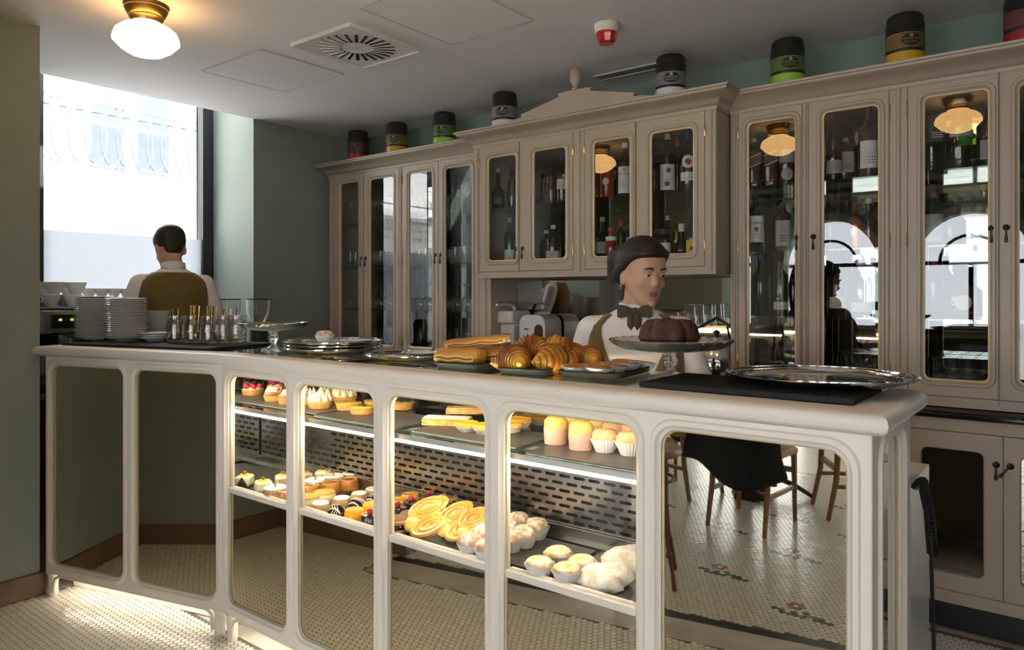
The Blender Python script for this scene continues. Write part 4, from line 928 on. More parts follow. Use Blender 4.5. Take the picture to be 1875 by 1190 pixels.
def P_dome(t):
    m_ = MB(); m_.lathe([(.0, 0), (.036, 0)]+[(.036*math.cos(R(a)), .002+.036*math.sin(R(a))) for a in range(6, 91, 12)]+[(.0, .038)], 28); part('dome', m_, PM['choc'], t)
    m_ = MB()
    for k in (-.010, -.002, .005): m_.tube([(k+.004*math.sin(i), -.0365*math.cos(R(a)), .0025+.0365*math.sin(R(a))) for i, a in enumerate(range(28, 125, 12))], .0011, 5)
    part('white_drizzle', m_, PM['cream'], t)
def P_jelly(t):
    m_ = MB(); m_.lathe([(.0, 0), (.034, 0), (.034, .003), (.0285, .034), (.026, .037), (.018, .037), (.0, .034)], 28); part('jelly', m_, PM['jelly'], t)
def P_chocrasp(t):
    m_ = MB(); m_.lathe([(.0, 0), (.031, 0), (.031, .032), (.029, .035), (.0, .0355)], 28); part('glazed_cake', m_, PM['choc'], t)
    m_ = MB(); raspberry(m_, (.004, 0, .043), .009); part('raspberry', m_, PM['rasp'], t)
def P_macaron(t):
    for i, (z0, z1, mm) in enumerate(((0, .014, 'biscuit'), (.014, .027, 'choc'), (.027, .041, 'biscuit'))):
        k = .0345 if mm == 'biscuit' else .031
        m_ = MB(); m_.lathe([(.0, z0), (k*.9, z0), (k, z0+.004), (k, z1-.004), (k*.9, z1), (.0, z1)], 26); part('shell' if mm == 'biscuit' else 'ganache', m_, PM[mm], t)
    m_ = MB(); m_.lathe([(.031, .0405), (.029, .044), (.0, .045)], 24); part('chocolate_glaze', m_, PM['milk'], t)
def P_palmier(t):
    m_ = MB()
    for s in (-1, 1):
        pts = []
        for i in range(46):
            a = i/45*4.2*math.pi; r = .006+.0235*i/45
            pts.append((s*(.025-r*math.cos(a)*.82), .016+r*1.65*math.sin(a), .010))
        m_.tube(pts, [.0068]*46, 7)
        m_.sphere((s*.025, .016, .009), .026, .05, .0055, 16, 6)
    m_.sphere((0, -.022, .009), .024, .024, .0075, 14, 6)
    part('pastry', m_, PM['palm'], t)
PM['palm'] = mat('caramelised_palmier', (.58, .25, .03), .35, col2=(.76, .44, .10), scale=14, bump=.4, bscale=60, coat=.2)
def P_flaky(t):
    m_ = MB(); m_.lathe([(.0, 0), (.055, 0), (.064, .010), (.060, .022), (.048, .036), (.03, .044), (.0, .047)], 36, rf=lambda a, z: 1+.10*math.sin(3*a)+.05*math.sin(5*a+z*120)+.02*math.sin(13*a), sx=1.08, sy=.80); wob(m_, .0055, 75, 9); part('pastry', m_, mat('heavily_dusted_pastry', (.86, .82, .76), .85, col2=(.70, .58, .44), scale=60, bump=.6, bscale=90), t)
def series(name, cat, build, items, group, z, pz=None, rz0=0):
    """items: (px, py, label[, scale[, rot]])"""
    proto = None
    for k, it in enumerate(items):
        loc = at(it[0], it[1], z); sc = it[3] if len(it) > 3 else 1; rot = it[4] if len(it) > 4 else None
        if len(it) > 5: loc = (loc[0], loc[1], loc[2]+it[5])
        if proto is None:
            proto = thing(name, it[2], cat, loc, group=group); build(proto); freeze(proto); o = proto
        else: o = copy_tree(proto, loc, label=it[2], group=group)
        o.rotation_euler = rot or (0, 0, random.Random(k*7+len(name)).uniform(0, 6)); o.scale = (sc*1.17,)*3
U = .9535   # top of the shelf boards
slate = mat('slate_tray', (.020, .020, .022), .4, col2=(.055, .048, .042), scale=8)
def board(name, label, x0, x1, y0, y1, z, h=.006):
    m_ = MB(); P = rrect(x0, x1, y0, y1, .006, 3); cx, cy = (x0+x1)/2, (y0+y1)/2
    m_.rings([[(x-cx, y-cy, 0) for x, y in P], [(x-cx, y-cy, h) for x, y in P]], cap0=True, cap1=True)
    single(name, m_, slate, label, 'tray', (cx, cy, z), group='flat display trays in the pastry case', bevel=.001)
board('display_tray', 'dark tray of berry and chocolate tarts on the glass shelf', -3.02, -2.30, 1.72, 1.945, .9445)
board('display_tray', 'dark tray of meringue and lemon tarts on the glass shelf', -2.27, -1.83, 1.69, 1.95, .9445)
board('display_tray', 'dark tray of iced slices and custard cakes on the glass shelf', -1.76, -1.32, 1.70, 1.94, .9445)
board('display_tray', 'dark tray of muffins on the glass shelf', -1.26, -.87, 1.67, 1.94, .9445)
series('raspberry_tart', 'tart', P_raspberry, [(463, 722, 'cream tart ringed with raspberries at the end of the upper shelf'), (508, 715, 'raspberry cream tart behind the chocolate tarts')], 'raspberry tarts', .951)
series('chocolate_tart', 'tart', P_choctart, [(503, 733, 'milk chocolate tart with wafer plaque in front of the raspberry tart'), (529, 738, 'milk chocolate tart with raspberry against the first post'), (566, 721, 'chocolate tart with a berry behind the meringue tarts'), (603, 721, 'chocolate tart with upright wafer at the back of the upper shelf')], 'chocolate tarts', .951)
series('meringue_tart', 'tart', P_meringue, [(586, 746, 'meringue tart standing foremost beside the lemon tarts'), (560, 739, 'meringue tart half hidden by the case post'), (603, 733, 'meringue tart behind the foremost meringue tart'), (632, 737, 'meringue tart next to the lemon tart row')], 'meringue tarts', .951)
series('lemon_tart', 'tart', P_lemon, [(638, 749, 'plain lemon tart in front of the last meringue tart'), (690, 744, 'plain lemon tart behind the garnished one')], 'lemon tarts', .951)
series('garnished_lemon_tart', 'tart', lambda t: P_lemon(t, True), [(664, 756, 'lemon tart with chocolate leaf in the second case window'), (736, 748, 'lemon tart with chocolate garnish in the third case window')], 'garnished lemon tarts', .951)
series('iced_slice', 'pastry', P_slice, [(820, 777, 'pale iced puff slice lying lowest on the third tray', 1, (0, 0, R(25)))], 'puff slices', .951)
series('puff_slice', 'pastry', lambda t: P_slice(t, False), [(855, 768, 'golden puff slice stacked on the iced slice', .85, (0, 0, R(38)), .024), (885, 764, 'golden puff slice at the back of the third tray', .9, (0, 0, R(20)), .012)], 'puff slices', .951)
series('custard_cake', 'cake', P_custard, [(856, 789, 'orange custard cake in white paper in front of the iced slice'), (888, 793, 'orange custard cake in white paper beside the third post'), (936, 790, 'orange custard cake foremost in the fourth window'), (951, 782, 'orange custard cake in the middle of the fourth window group'), (962, 776, 'orange custard cake leaning at the back of the group'), (994, 777, 'orange custard cake next to the pink cup muffins'), (938, 775, 'orange custard cake farthest back beside the third post')], 'custard cakes in paper', .951)
series('cup_muffin', 'muffin', P_cupmuffin, [(1018, 811, 'muffin in pink paper cup standing leftmost of its four'), (1064, 821, 'muffin in pink paper cup standing foremost of its four'), (1046, 800, 'sugared muffin in pink cup behind the two front cups'), (1092, 804, 'muffin in pink cup behind the white paper muffins')], 'muffins in pink cups', .951)
series('plain_muffin', 'muffin', P_muffin, [(1108, 826, 'plain muffin in pleated white paper next to the pink cups'), (1154, 832, 'plain muffin in pleated white paper by the last case post'), (1126, 809, 'plain muffin behind the two front white paper muffins'), (1158, 812, 'plain muffin at the back against the last case post')], 'plain muffins', .951)
# lower deck
Dk = .5985
board('display_tray', 'dark tray of cream blocks and almond ring cakes on the lower deck', -3.0, -2.33, 1.69, 1.96, Dk)
board('display_tray', 'steel edged tray of flans on the lower deck', -2.29, -1.86, 1.82, 1.97, Dk)
board('display_tray', 'dark grained board of dusted muffins on the lower deck', -1.40, -1.19, 1.70, 1.95, Dk)
board('display_tray', 'dark grained board of cream muffins on the lower deck', -1.17, -.86, 1.665, 1.95, Dk)
Dz = .605
series('cream_block', 'cake', P_creambox, [(482, 900, 'cream cake block with chocolate triangle at the left end of the lower deck'), (519, 889, 'cream cake block behind the almond ring cake'), (592, 880, 'cream cake block at the back of the second window'), (626, 873, 'cream cake block with truffle farthest back in the second window'), (556, 884, 'cream cake block by the first post of the second window'), (448, 889, 'cream cake block in the far left corner of the lower deck')], 'cream cake blocks', Dz)
series('almond_ring', 'cake', P_ring, [(504, 911, 'white iced almond ring cake in the first case window'), (577, 897, 'white iced almond ring cake above the flan in the second window'), (611, 889, 'white iced almond ring cake in the middle of the second window'), (646, 883, 'white iced almond ring cake behind the tallest flan')], 'almond ring cakes', Dz)
series('caramel_flan', 'flan', P_flan, [(526, 915, 'caramel flan against the first case post'), (568, 906, 'caramel flan at the left of the second window'), (606, 900, 'caramel flan behind the cheesecake'), (639, 894, 'caramel flan in the middle of the steel tray'), (669, 887, 'caramel flan at the right end of the steel tray')], 'caramel flans', Dz)
series('cheesecake', 'cake', P_cheesecake, [(594, 918, 'round cheesecake with golden top in the second window'), (563, 927, 'round cheesecake cut by the post of the second window')], 'small cheesecakes', Dk+.001)
series('sugar_cake', 'cake', P_sugarcake, [(587, 936, 'sugar topped sponge nearest the rail of the second window'), (626, 926, 'sugar topped sponge beside the cheesecake'), (658, 917, 'sugar topped sponge behind the chocolate domes'), (684, 909, 'sugar topped sponge by the second post')], 'sugar topped sponges', Dk+.001)
series('chocolate_dome', 'cake', P_dome, [(617, 947, 'glossy chocolate dome with white drizzle at the front rail', 1, (0, 0, R(38))), (654, 934, 'glossy chocolate dome behind the orange jelly', 1, (0, 0, R(100))), (686, 925, 'glossy chocolate dome half behind the second post', 1, (0, 0, R(200)))], 'chocolate domes', Dk+.001)
series('orange_jelly', 'cake', P_jelly, [(649, 954, 'orange jelly cake beside the drizzled dome'), (682, 942, 'orange jelly cake behind the second post'), (728, 934, 'orange jelly cake low in the third window'), (751, 924, 'orange jelly cake at the back of the third window')], 'orange jelly cakes', Dk+.001)
series('chocolate_raspberry_cake', 'cake', P_chocrasp, [(680, 963, 'chocolate glazed cake with raspberry by the second post'), (727, 948, 'chocolate glazed cake with raspberry at the left of the third window'), (755, 938, 'chocolate glazed cake with raspberry in front of the orange jelly'), (785, 928, 'chocolate glazed cake with pale raspberry in the third window'), (820, 914, 'chocolate glazed cake with raspberry farthest back in the third window')], 'chocolate raspberry cakes', Dk+.001)
series('layered_biscuit_cake', 'cake', P_macaron, [(727, 975, 'layered cocoa biscuit cake at the front of the third window'), (752, 965, 'layered cocoa biscuit cake beside the palmier tray'), (777, 949, 'layered cocoa biscuit cake behind the large palmier'), (820, 932, 'layered cocoa biscuit cake at the back of the palmiers')], 'layered biscuit cakes', Dk+.001)
# palmiers on a black baking tray
ptx = at(815, 985, Dk)
pt = thing('baking_tray', 'black baking tray of palmiers in the third case window', 'tray', (ptx[0], ptx[1]+.035, Dk+.0005), R(2))
m_ = MB(); ringframe(m_, [(-.165, .165, -.115, .115, .02, 0), (-.175, .175, -.125, .125, .02, .014), (-.17, .17, -.12, .12, .02, .014), (-.16, .16, -.11, .11, .02, .003)], f=lambda x, z, y: (x, z, y)); m_.add([(x, y, .003) for x, y in rrect(-.16, .16, -.11, .11, .02)], [tuple(range(28))]); m_.add([(x, y, 0) for x, y in rrect(-.165, .165, -.115, .115, .02)], [tuple(range(28))]); part('tray', m_, M['black'], pt)
fp = [(-.07, -.06, .040, 52, 12, 1.5, 'large golden palmier leaning foremost on the baking tray'), (.035, -.03, .038, 55, 30, 1.3, 'golden palmier leaning behind the foremost one'), (.10, -.01, .034, 52, 40, 1.2, 'golden palmier half hidden by the third post'), (-.02, .035, .034, 50, 10, 1.1, 'golden palmier standing at the back of the tray'), (.07, .055, .028, 45, 30, 1.05, 'golden palmier in the back corner of the tray')]
pr = None
for dx, dy, dz, tl, rz_, sc, lab in fp:
    loc = (pt.location.x+dx, pt.location.y+dy, Dk+.004+dz+.004)
    if pr is None: pr = thing('palmier', lab, 'pastry', loc, group='palmiers'); P_palmier(pr); freeze(pr); o = pr
    else: o = copy_tree(pr, loc, label=lab)
    o.rotation_euler = (Matrix.Rotation(R(rz_), 3, 'Z') @ Matrix.Rotation(R(tl-8), 3, 'X') @ Matrix.Rotation(R(-58), 3, 'Z')).to_euler(); o.scale = (sc,)*3
series('dusted_muffin', 'muffin', lambda t: P_muffin(t, 'dusty', .022, .034), [(861, 1016, 'sugar dusted muffin at the front of the third window'), (887, 998, 'sugar dusted muffin behind it beside the third post'), (893, 1027, 'sugar dusted muffin cut by the third post'), (936, 1008, 'sugar dusted muffin at the left edge of the fourth window'), (961, 1000, 'sugar dusted muffin foremost on the grained board'), (983, 985, 'sugar dusted muffin at the right corner of the grained board'), (949, 974, 'sugar dusted muffin farthest back on the grained board'), (932, 988, 'sugar dusted muffin hidden behind the third post')], 'sugar dusted muffins', Dz)
PM['creamtop'] = mat('cream_filled_top', (.86, .52, .16), .5, col2=(.92, .88, .80), scale=38)
series('cream_muffin', 'muffin', lambda t: P_muffin(t, 'creamtop', .013, .035), [(988, 1056, 'cream muffin at the left of the four in the fourth window'), (1038, 1068, 'cream muffin foremost of the four in the fourth window'), (1022, 1036, 'cream muffin farthest back of the four'), (1066, 1053, 'cream muffin next to the sugared pastry')], 'cream muffins', Dz)
series('sugared_pastry', 'pastry', P_flaky, [(1108, 1070, 'large flaky pastry white with sugar beside the cream muffins', 1, (R(14), R(-6), R(30))), (1150, 1036, 'large sugared flaky pastry behind, by the last case post', 1, (R(20), 0, R(60)))], 'sugared flaky pastries', Dz)
# ------------------------------------------------------------------ things on the counter
def on_top(px, py, h=0): return at(px, py, TZ+h)
bm_ = MB(); L1 = on_top(95, 627); 
# black bar mat under plates and jars, following the angled counter
mt = MB(); mt.box(.03, .94, .055, .47, 0, .010)
bar_mat = single('bar_mat', mt, M['mat_black'], 'long black rubber bar mat under the plates and jars', 'mat', (AX, AY, TZ), AR, bevel=.002)
MZ = TZ+.0105
plm = MB(); plm.lathe([(.0, .0015), (.048, .0), (.050, .0), (.052, .004), (.075, .010), (.092, .0175), (.094, .019), (.092, .020), (.074, .0125), (.05, .006), (.0, .005)], 36); PL = plm.mesh('plate', M['china'])
slm = MB(); slm.lathe([(.0, .0015), (.036, .0), (.038, .004), (.06, .011), (.068, .016), (.068, .018), (.058, .0135), (.036, .006), (.0, .005)], 32); SL = slm.mesh('saucer', M['china'])
def stack(px, py, n, me, name, label, group, pitch, sc=1, dy=0):
    b0 = on_top(px, py, .011)
    for i in range(n):
        o = link(name, me, None, (b0[0]+random.uniform(-.0012, .0012), b0[1]+dy+random.uniform(-.0012, .0012), MZ+i*pitch+.0004), random.uniform(0, 6), label, 'plate', group); o.scale = (sc,)*3
stack(172, 621, 20, PL, 'plate', 'white plate in the tall stack between two others beside the coffee cups', 'plates in the middle tall stack', .0105, .97)
stack(232, 623.5, 19, PL, 'plate', 'white plate in the tall stack nearest the jars', 'plates in the tall stack nearest the jars', .0105, 1.03)
stack(141, 617, 20, PL, 'plate', 'white plate in the stack at the left end, half hidden', 'plates in the hidden left stack', .0105, .9, .03)
stack(283, 619, 16, SL, 'saucer', 'small white saucer in the narrow stack behind the low pile', 'saucers in the narrow stack', .0085, .9, .02)
stack(284, 624, 3, SL, 'saucer', 'white saucer in the low pile of three in front of the jars', 'saucers in the low pile', .0105, 1.15)
# handled jars of gilt cutlery
gilt = mat('gilt_cutlery', (.62, .42, .13), .25, 1, var=.1)
jm = MB(); jm.lathe([(.0, .004), (.034, .0), (.040, .005), (.042, .02), (.042, .085), (.040, .098), (.034, .106), (.034, .112), (.036, .114), (.036, .118), (.034, .120), (.036, .122), (.036, .128), (.0345, .128), (.0325, .108), (.038, .095), (.0395, .02), (.0, .008)], 26)
jh = MB(); jh.tube([(.041, 0, .09), (.062, 0, .088), (.072, 0, .065), (.066, 0, .04), (.041, 0, .03)], .0055, 8)
JM, JH = jm.mesh('jar_body', M['crystal']), jh.mesh('jar_handle', M['crystal'])
sp = MB(); sp.tube([(0, 0, .035), (0, 0, .10), (0, .002, .15)], [.002, .0018, .003], 6); sp.sphere((0, 0, .018), .013, .004, .019, 10, 8)
fk = MB(); fk.tube([(0, 0, .05), (0, 0, .10), (0, .002, .165)], [.0022, .0018, .0032], 6); fk.sphere((0, 0, .042), .009, .003, .012, 8, 6)
for k in (-.006, -.002, .002, .006): fk.tube([(k, 0, .04), (k, 0, .003)], .0011, 5)
SPM, FKM = sp.mesh('spoon', gilt), fk.mesh('fork', gilt)
jn = ['next to the saucers', 'second from the saucers', 'third from the saucers', 'fourth from the saucers', 'beside the glass cake stand']
for i, (px, py, kinds) in enumerate(((322, 627, 'sss'), (353, 628, 'sfffffff'), (384, 628.5, 'fffffsff'), (411, 627, 'ssss'), (435, 626, 's'))):
    b0 = on_top(px, py, .011); rz_ = R(-20+40*i % 70)
    t = thing('jar_mug', 'clear glass handled jar of gilt cutlery, '+jn[i], 'jar', (b0[0], b0[1], MZ), rz_, group='handled glass jars')
    part('body', JM, None, t); part('handle', JH, None, t)
    for k, ch in enumerate(kinds):
        a = k*2.4+i; rr = .012+.006*(k % 3)
        link('gilt_spoon' if ch == 's' else 'gilt_fork', SPM if ch == 's' else FKM, None, (b0[0]+rr*math.cos(a), b0[1]+rr*math.sin(a), MZ+.011), 0, ('gilt spoon' if ch == 's' else 'gilt fork')+' standing in the glass jar '+jn[i], 'spoon' if ch == 's' else 'fork', 'cutlery in the jar '+jn[i], rot=(R(6*math.sin(a)), R(6*math.cos(a)), a))
# ------------------------------------------------------------------ pressed glass cake stands
def cake_stand(loc, r, h, label):
    t = thing('cake_stand', label, 'cake stand', loc)
    rf = lambda a, z: 1+(.025*math.sin(a*28+z*400))
    m_ = MB(); m_.lathe([(.0, h-.004), (r*.5, h-.002), (r*.8, h+.006), (r*.95, h+.020), (r, h+.030), (r*.98, h+.032), (r*.92, h+.027), (r*.78, h+.015), (r*.5, h+.008), (.0, h+.006)], 84, rf=rf); part('dish', m_, M['cut'], t, angle=60)
    m_ = MB(); m_.lathe([(.0, .002), (r*.36, 0), (r*.37, .004), (r*.22, .010), (.016, .018), (.013, .028), (.021, h*.52), (.023, h*.62), (.014, h*.78), (.024, h-.006), (.0, h-.005)], 20); part('foot', m_, M['cut'], t)
    return t
b0 = on_top(494, 641); cake_stand((b0[0], b0[1]+.02, TZ+.0005), .142, .085, 'pressed glass cake stand with a flat brown cake by the jars')
m_ = MB(); P = rrect(-.075, .075, -.05, .05, .012, 3); m_.rings([[(x, y, 0) for x, y in P], [(x*1.01, y*1.01, .016) for x, y in P], [(x*.94, y*.92, .021) for x, y in P]], cap0=True, cap1=True); wob(m_, .0018, 120, 4)
single('cocoa_cake', m_, PM['cocoa'], 'flat cocoa dusted cake on the glass stand by the jars', 'cake', (b0[0]-.04, b0[1]+.0, TZ+.095), R(30))
b1 = on_top(1225, 692); b1 = (b1[0], b1[1]+.01, b1[2]); cake_stand((b1[0], b1[1], TZ+.0005), .172, .078, 'pressed glass cake stand carrying the bundt cake')
m_ = MB(); m_.lathe([(.030, .006), (.045, 0), (.072, .004), (.080, .02), (.074, .045), (.058, .062), (.042, .064), (.028, .05), (.024, .02), (.030, .006)], 80, rf=lambda a, z: 1+.20*abs(math.sin(a*4.5+z*14))*(1 if z > .008 else .3)); wob(m_, .0014, 110, 2)
single('bundt_cake', m_, PM['bundt'], 'dark fluted bundt cake on the glass stand before the woman', 'cake', (b1[0]-.005, b1[1]-.0, TZ+.0865), R(20)).scale = (.92, .92, 1.25)
# ------------------------------------------------------------------ trays
def round_tray(loc, r, label, group=None, h=.02):
    t = thing('silver_tray', label, 'tray', loc, group=group)
    m_ = MB(); m_.lathe([(.0, .0), (r*.72, .0), (r*.80, .004), (r*.97, h*.8), (r, h), (r*1.005, h+.003), (r*.985, h+.0035), (r*.95, h*.85), (r*.9, h*.72), (r*.87, h*.72), (r*.80, .0075), (r*.72, .003), (.0, .003)], 64); part('dish', m_, M['chrome'], t)
    for k in (.885, .965):
        m_ = MB(); m_.tube([(r*k*math.cos(R(6*i)), r*k*math.sin(R(6*i)), h*(.74 if k < .9 else 1.02)+.001) for i in range(61)], .0018, 5); part('rim_bead', m_, M['chrome'], t)
c0 = on_top(603, 644)
for i, lab in enumerate(('round steel tray at the bottom of the tray stack', 'round steel tray in the middle of the tray stack', 'round steel tray on top of the stack, holding a muffin plate')):
    round_tray((c0[0], c0[1]+.02, TZ+.0005+i*.0135), .205-.004*(i == 1), lab, 'stacked round steel trays', h=.018)
tz = TZ+.0005+2*.0135+.0035
m_ = MB(); m_.lathe([(.0, 0), (.055, 0), (.060, .003), (.088, .012), (.090, .016), (.086, .015), (.058, .006), (.0, .0055)], 40); celadon = mat('celadon_glaze', (.52, .56, .48), .2, coat=.4)
single('celadon_plate', m_, celadon, 'pale green plate under the muffin on the tray stack', 'plate', (c0[0]-.005, c0[1]-.02, tz))
t = thing('sugared_muffin', 'sugar topped muffin in pleated paper on the pale green plate', 'muffin', (c0[0]-.005, c0[1]-.02, tz+.006)); P_muffin(t, 'dusty', .018, .038)
link('saucer', SL, None, (c0[0]+.085, c0[1]+.075, tz+.001), 0, 'white saucer behind the muffin plate on the tray stack', 'plate')
def napkin(loc, rz_, label, s=.09):
    m_ = MB(); n = 8
    m_.rings([[((i/n-.5)*2*s, (j/n-.5)*2*s, .0015+.0022*math.sin(i*1.1+j*.7)+(.018*max(0, (i/n-.7)) if j > 2 else 0)) for i in range(n+1)] for j in range(n+1)], closed=False)
    o = single('paper_napkin', m_, M['paper'], label, 'napkin', loc, rz_); md = o.modifiers.new('thickness', 'SOLIDIFY'); md.thickness = .0008
napkin((c0[0]+.12, c0[1]-.03, tz+.008), R(15), 'white paper napkin curling over the rim of the tray stack', .06)
c1 = on_top(742, 657); round_tray((c1[0], c1[1]+.02, TZ+.0005), .165, 'single round steel tray beside the ham loaves', h=.016)
napkin((c1[0]-.04, c1[1]-.015, TZ+.006), R(30), 'white paper napkin lying in the single steel tray', .055)
link('saucer', SL, None, (c1[0]+.045, c1[1]+.05, TZ+.008), 0, 'white saucer with a teaspoon in the single steel tray', 'plate')
m_ = MB(); m_.tube([(-.06, 0, 0), (0, 0, .003), (.05, 0, 0)], .0015, 6); m_.sphere((.062, 0, 0), .014, .009, .003, 10, 6)
single('teaspoon', m_, M['chrome'], 'steel teaspoon resting on the saucer in the steel tray', 'spoon', (c1[0]+.05, c1[1]+.05, TZ+.029), R(20))
c2 = on_top(1495, 712); MT2 = TZ+.0005
m_ = MB(); m_.box(-.33, .18, -.135, .14, 0, .012)
for i in range(40):
    m_.box(-.325+i*.0127, -.321+i*.0127, -.13, .135, .012, .0135)
single('ribbed_mat', m_, M['mat_black'], 'ribbed black rubber mat at the right end of the counter', 'mat', (-.56, 1.80, MT2))
round_tray((c2[0]+.0, c2[1]+.015, MT2+.0145), .225, 'large round steel tray on the ribbed black mat', h=.020)
# black serving trays
def serving_tray(loc, w, d, rz_, label):
    t = thing('serving_tray', label, 'tray', loc, rz_, group='black rectangular serving trays'); m_ = MB()
    ringframe(m_, [(-w*.86, w*.86, -d*.86, d*.86, .02, 0), (-w*.9, w*.9, -d*.9, d*.9, .022, .001), (-w, w, -d, d, .028, .016), (-w*.985, w*.985, -d*.985, d*.985, .027, .019), (-w*.96, w*.96, -d*.96, d*.96, .025, .017), (-w*.86, w*.86, -d*.86, d*.86, .02, .005)], f=lambda x, z, y: (x, z, y))
    for z in (0, .005): m_.add([(x, y, z) for x, y in rrect(-w*.86, w*.86, -d*.86, d*.86, .02)], [tuple(range(28))])
    part('tray', m_, mat('black_melamine', (.010, .011, .014), .42, spec=.3), t)
T1 = at(868, 664, TZ+.01); T2 = at(985, 673, TZ+.01); T3 = at(1105, 679, TZ+.01)
TRZ = R(8)
serving_tray((T1[0], T1[1]+.02, TZ+.0005), .085, .15, TRZ, 'black serving tray of ham loaves')
serving_tray((T2[0], T2[1]+.02, TZ+.0005), .085, .15, TRZ, 'black serving tray of croissants')
serving_tray((T3[0], T3[1]+.02, TZ+.0005), .10, .15, TRZ, 'black serving tray of small tarts in paper')
def loaf(loc, rot, L, W, H, label):
    t = thing('ham_loaf', label, 'bread', loc, rot=rot, group='filled bread rolls')
    m_ = MB(); rs = []
    for i in range(13):
        u = i/12; x = -L+2*L*u; k = 1 if 1 < i < 11 else .95 if 0 < i < 12 else .80; k *= 1+.02*math.sin(i*1.7)
        rs.append([(x, W*k*(abs(math.cos(a))**.8)*(1 if math.cos(a) > 0 else -1), H*.5+H*.5*k*(abs(math.sin(a))**.85)*(1 if math.sin(a) > 0 else -1)) for a in [2*math.pi*j/20 for j in range(20)]])
    m_.rings(rs, cap0=True, cap1=True); wob(m_, .0016, 55, int(L*1000)); part('crust', m_, PM['loaf'], t)
    for s in (-1, 1):
        m_ = MB(); m_.rings([[(-L*.92+2*L*.92*i/10, s*W*(1.0+.03), H*.42+.0025*math.sin(i*1.3)+dz) for i in range(11)] for dz in (-H*.16, -H*.10, H*.10, H*.16)], closed=False)
        m_.v = [(x, y*(1.02 if 0.3*H < z < .55*H else .98), z) for x, y, z in m_.v]; c_ = part('crumb', m_, PM['crumb'], t)
        m_ = MB(); m_.tube([(-L*.86+2*L*.86*i/10, s*W*1.035, H*.42+.0025*math.sin(i*1.3)) for i in range(11)], .0026, 6); part('ham_filling', m_, PM['ham'], t)
    return t
lz = TZ+.007
loaf((T1[0]-.012, T1[1]-.055, lz), (0, 0, R(14)), .078, .046, .058, 'plump glazed ham loaf at the front of its tray')
loaf((T1[0]+.04, T1[1]+.075, lz), (0, 0, R(14)), .07, .042, .055, 'glazed ham loaf behind, beside the croissants')
loaf((T1[0]+.015, T1[1]+.0, lz+.060), (R(4), R(-6), R(30)), .108, .034, .030, 'long thin ham loaf laid across the other loaves')
def croissant(loc, rz_, s, label, tilt=0, proto=[]):
    s *= 1.25
    if proto: 
        o = copy_tree(proto[0], loc, label=label); o.rotation_euler = (R(tilt), 0, rz_); o.scale = (s,)*3; return
    t = thing('croissant', label, 'croissant', loc, rz_, group='croissants on the black tray'); t.scale = (s,)*3; t.rotation_euler = (R(tilt), 0, rz_)
    N = 40; rs = []
    for i in range(N+1):
        u = -1+2*i/N; a = u*1.05; rad = .062
        cx, cy = rad*math.sin(a), -rad*(1-math.cos(a)) *1.0
        w = .034*(1-abs(u)**1.9)+.006
        saw = (abs(u)*6.3) % 1; w *= 1.0+.13*(1-saw)-.05
        d = Vector((math.cos(a), -math.sin(a), 0)); nrm = Vector((math.sin(a), math.cos(a), 0))
        rs.append([Vector((cx, cy, .030*(1-.35*abs(u))))+nrm*w*math.cos(q)+Vector((0, 0, 1))*w*.92*math.sin(q)+d*.004*math.sin(q) for q in [2*math.pi*j/16 for j in range(16)]])
    m_ = MB(); m_.rings(rs, cap0=True, cap1=True); part('dough', m_, PM['croi'], t, angle=60)
    m_ = MB()
    for k in range(1, 7):
        for s_ in (-1, 1):
            u = s_*k/6.3*.995; a = u*1.05; w = (.034*(1-abs(u)**1.9)+.006)*1.09
            nrm = Vector((math.sin(a), math.cos(a), 0)); c_ = Vector((.062*math.sin(a), -.062*(1-math.cos(a)), .030*(1-.35*abs(u))))
            m_.tube([c_+nrm*w*math.cos(q)+Vector((0, 0, 1))*w*.92*math.sin(q) for q in [R(-30+240*j/12) for j in range(13)]], .0016, 5)
    part('baked_ridge', m_, mat('dark_baked_ridge', (.26, .07, .015), .35, var=.2), t); freeze(t); proto.append(t)
cz = TZ+.008
croissant((T2[0]-.03, T2[1]-.085, cz), R(-10), .92, 'ridged croissant lying foremost on its tray')
croissant((T2[0]+.065, T2[1]-.02, cz), R(-75), .95, 'croissant seen end on beside the foremost one')
croissant((T2[0]-.035, T2[1]+.015, cz+.034), R(25), .85, 'croissant resting high against the ham loaves', 12)
croissant((T2[0]+.03, T2[1]+.06, cz+.032), R(200), .85, 'croissant on top of the heap with its tips away', 10)
croissant((T2[0]+.06, T2[1]+.10, cz), R(-60), .9, 'croissant half hidden behind the heap')
croissant((T2[0]+.105, T2[1]+.13, cz), R(-20), .8, 'small croissant tapering towards the paper tarts')
it = [(-.055, -.10, 'small brown tart in white paper at the near left corner of its tray'), (.02, -.105, 'small brown tart in white paper nearest the counter edge'), (-.04, -.03, 'small brown tart behind the corner one, touching the croissants'), (.035, -.03, 'small brown tart in the middle of the paper tart tray'), (-.03, .045, 'small brown tart in the rear row beside the croissant tip'), (.045, .045, 'small brown tart in the rear row towards the cake stand'), (.01, .115, 'small brown tart at the far end of its tray'), (.07, .11, 'small brown tart at the far corner next to the cake stand')]
pr = None
for dx, dy, lab in it:
    q = Matrix.Rotation(TRZ, 2) @ Vector((dx, dy)); loc = (T3[0]+q.x, T3[1]+.02+q.y, TZ+.0085)
    if pr is None: pr = thing('paper_tart', lab, 'tart', loc, group='small tarts in paper cases'); P_tartlet(pr); freeze(pr); o = pr
    else: o = copy_tree(pr, loc, label=lab)
    o.rotation_euler = (R(random.uniform(-5, 5)), R(random.uniform(-5, 5)), random.uniform(0, 6))
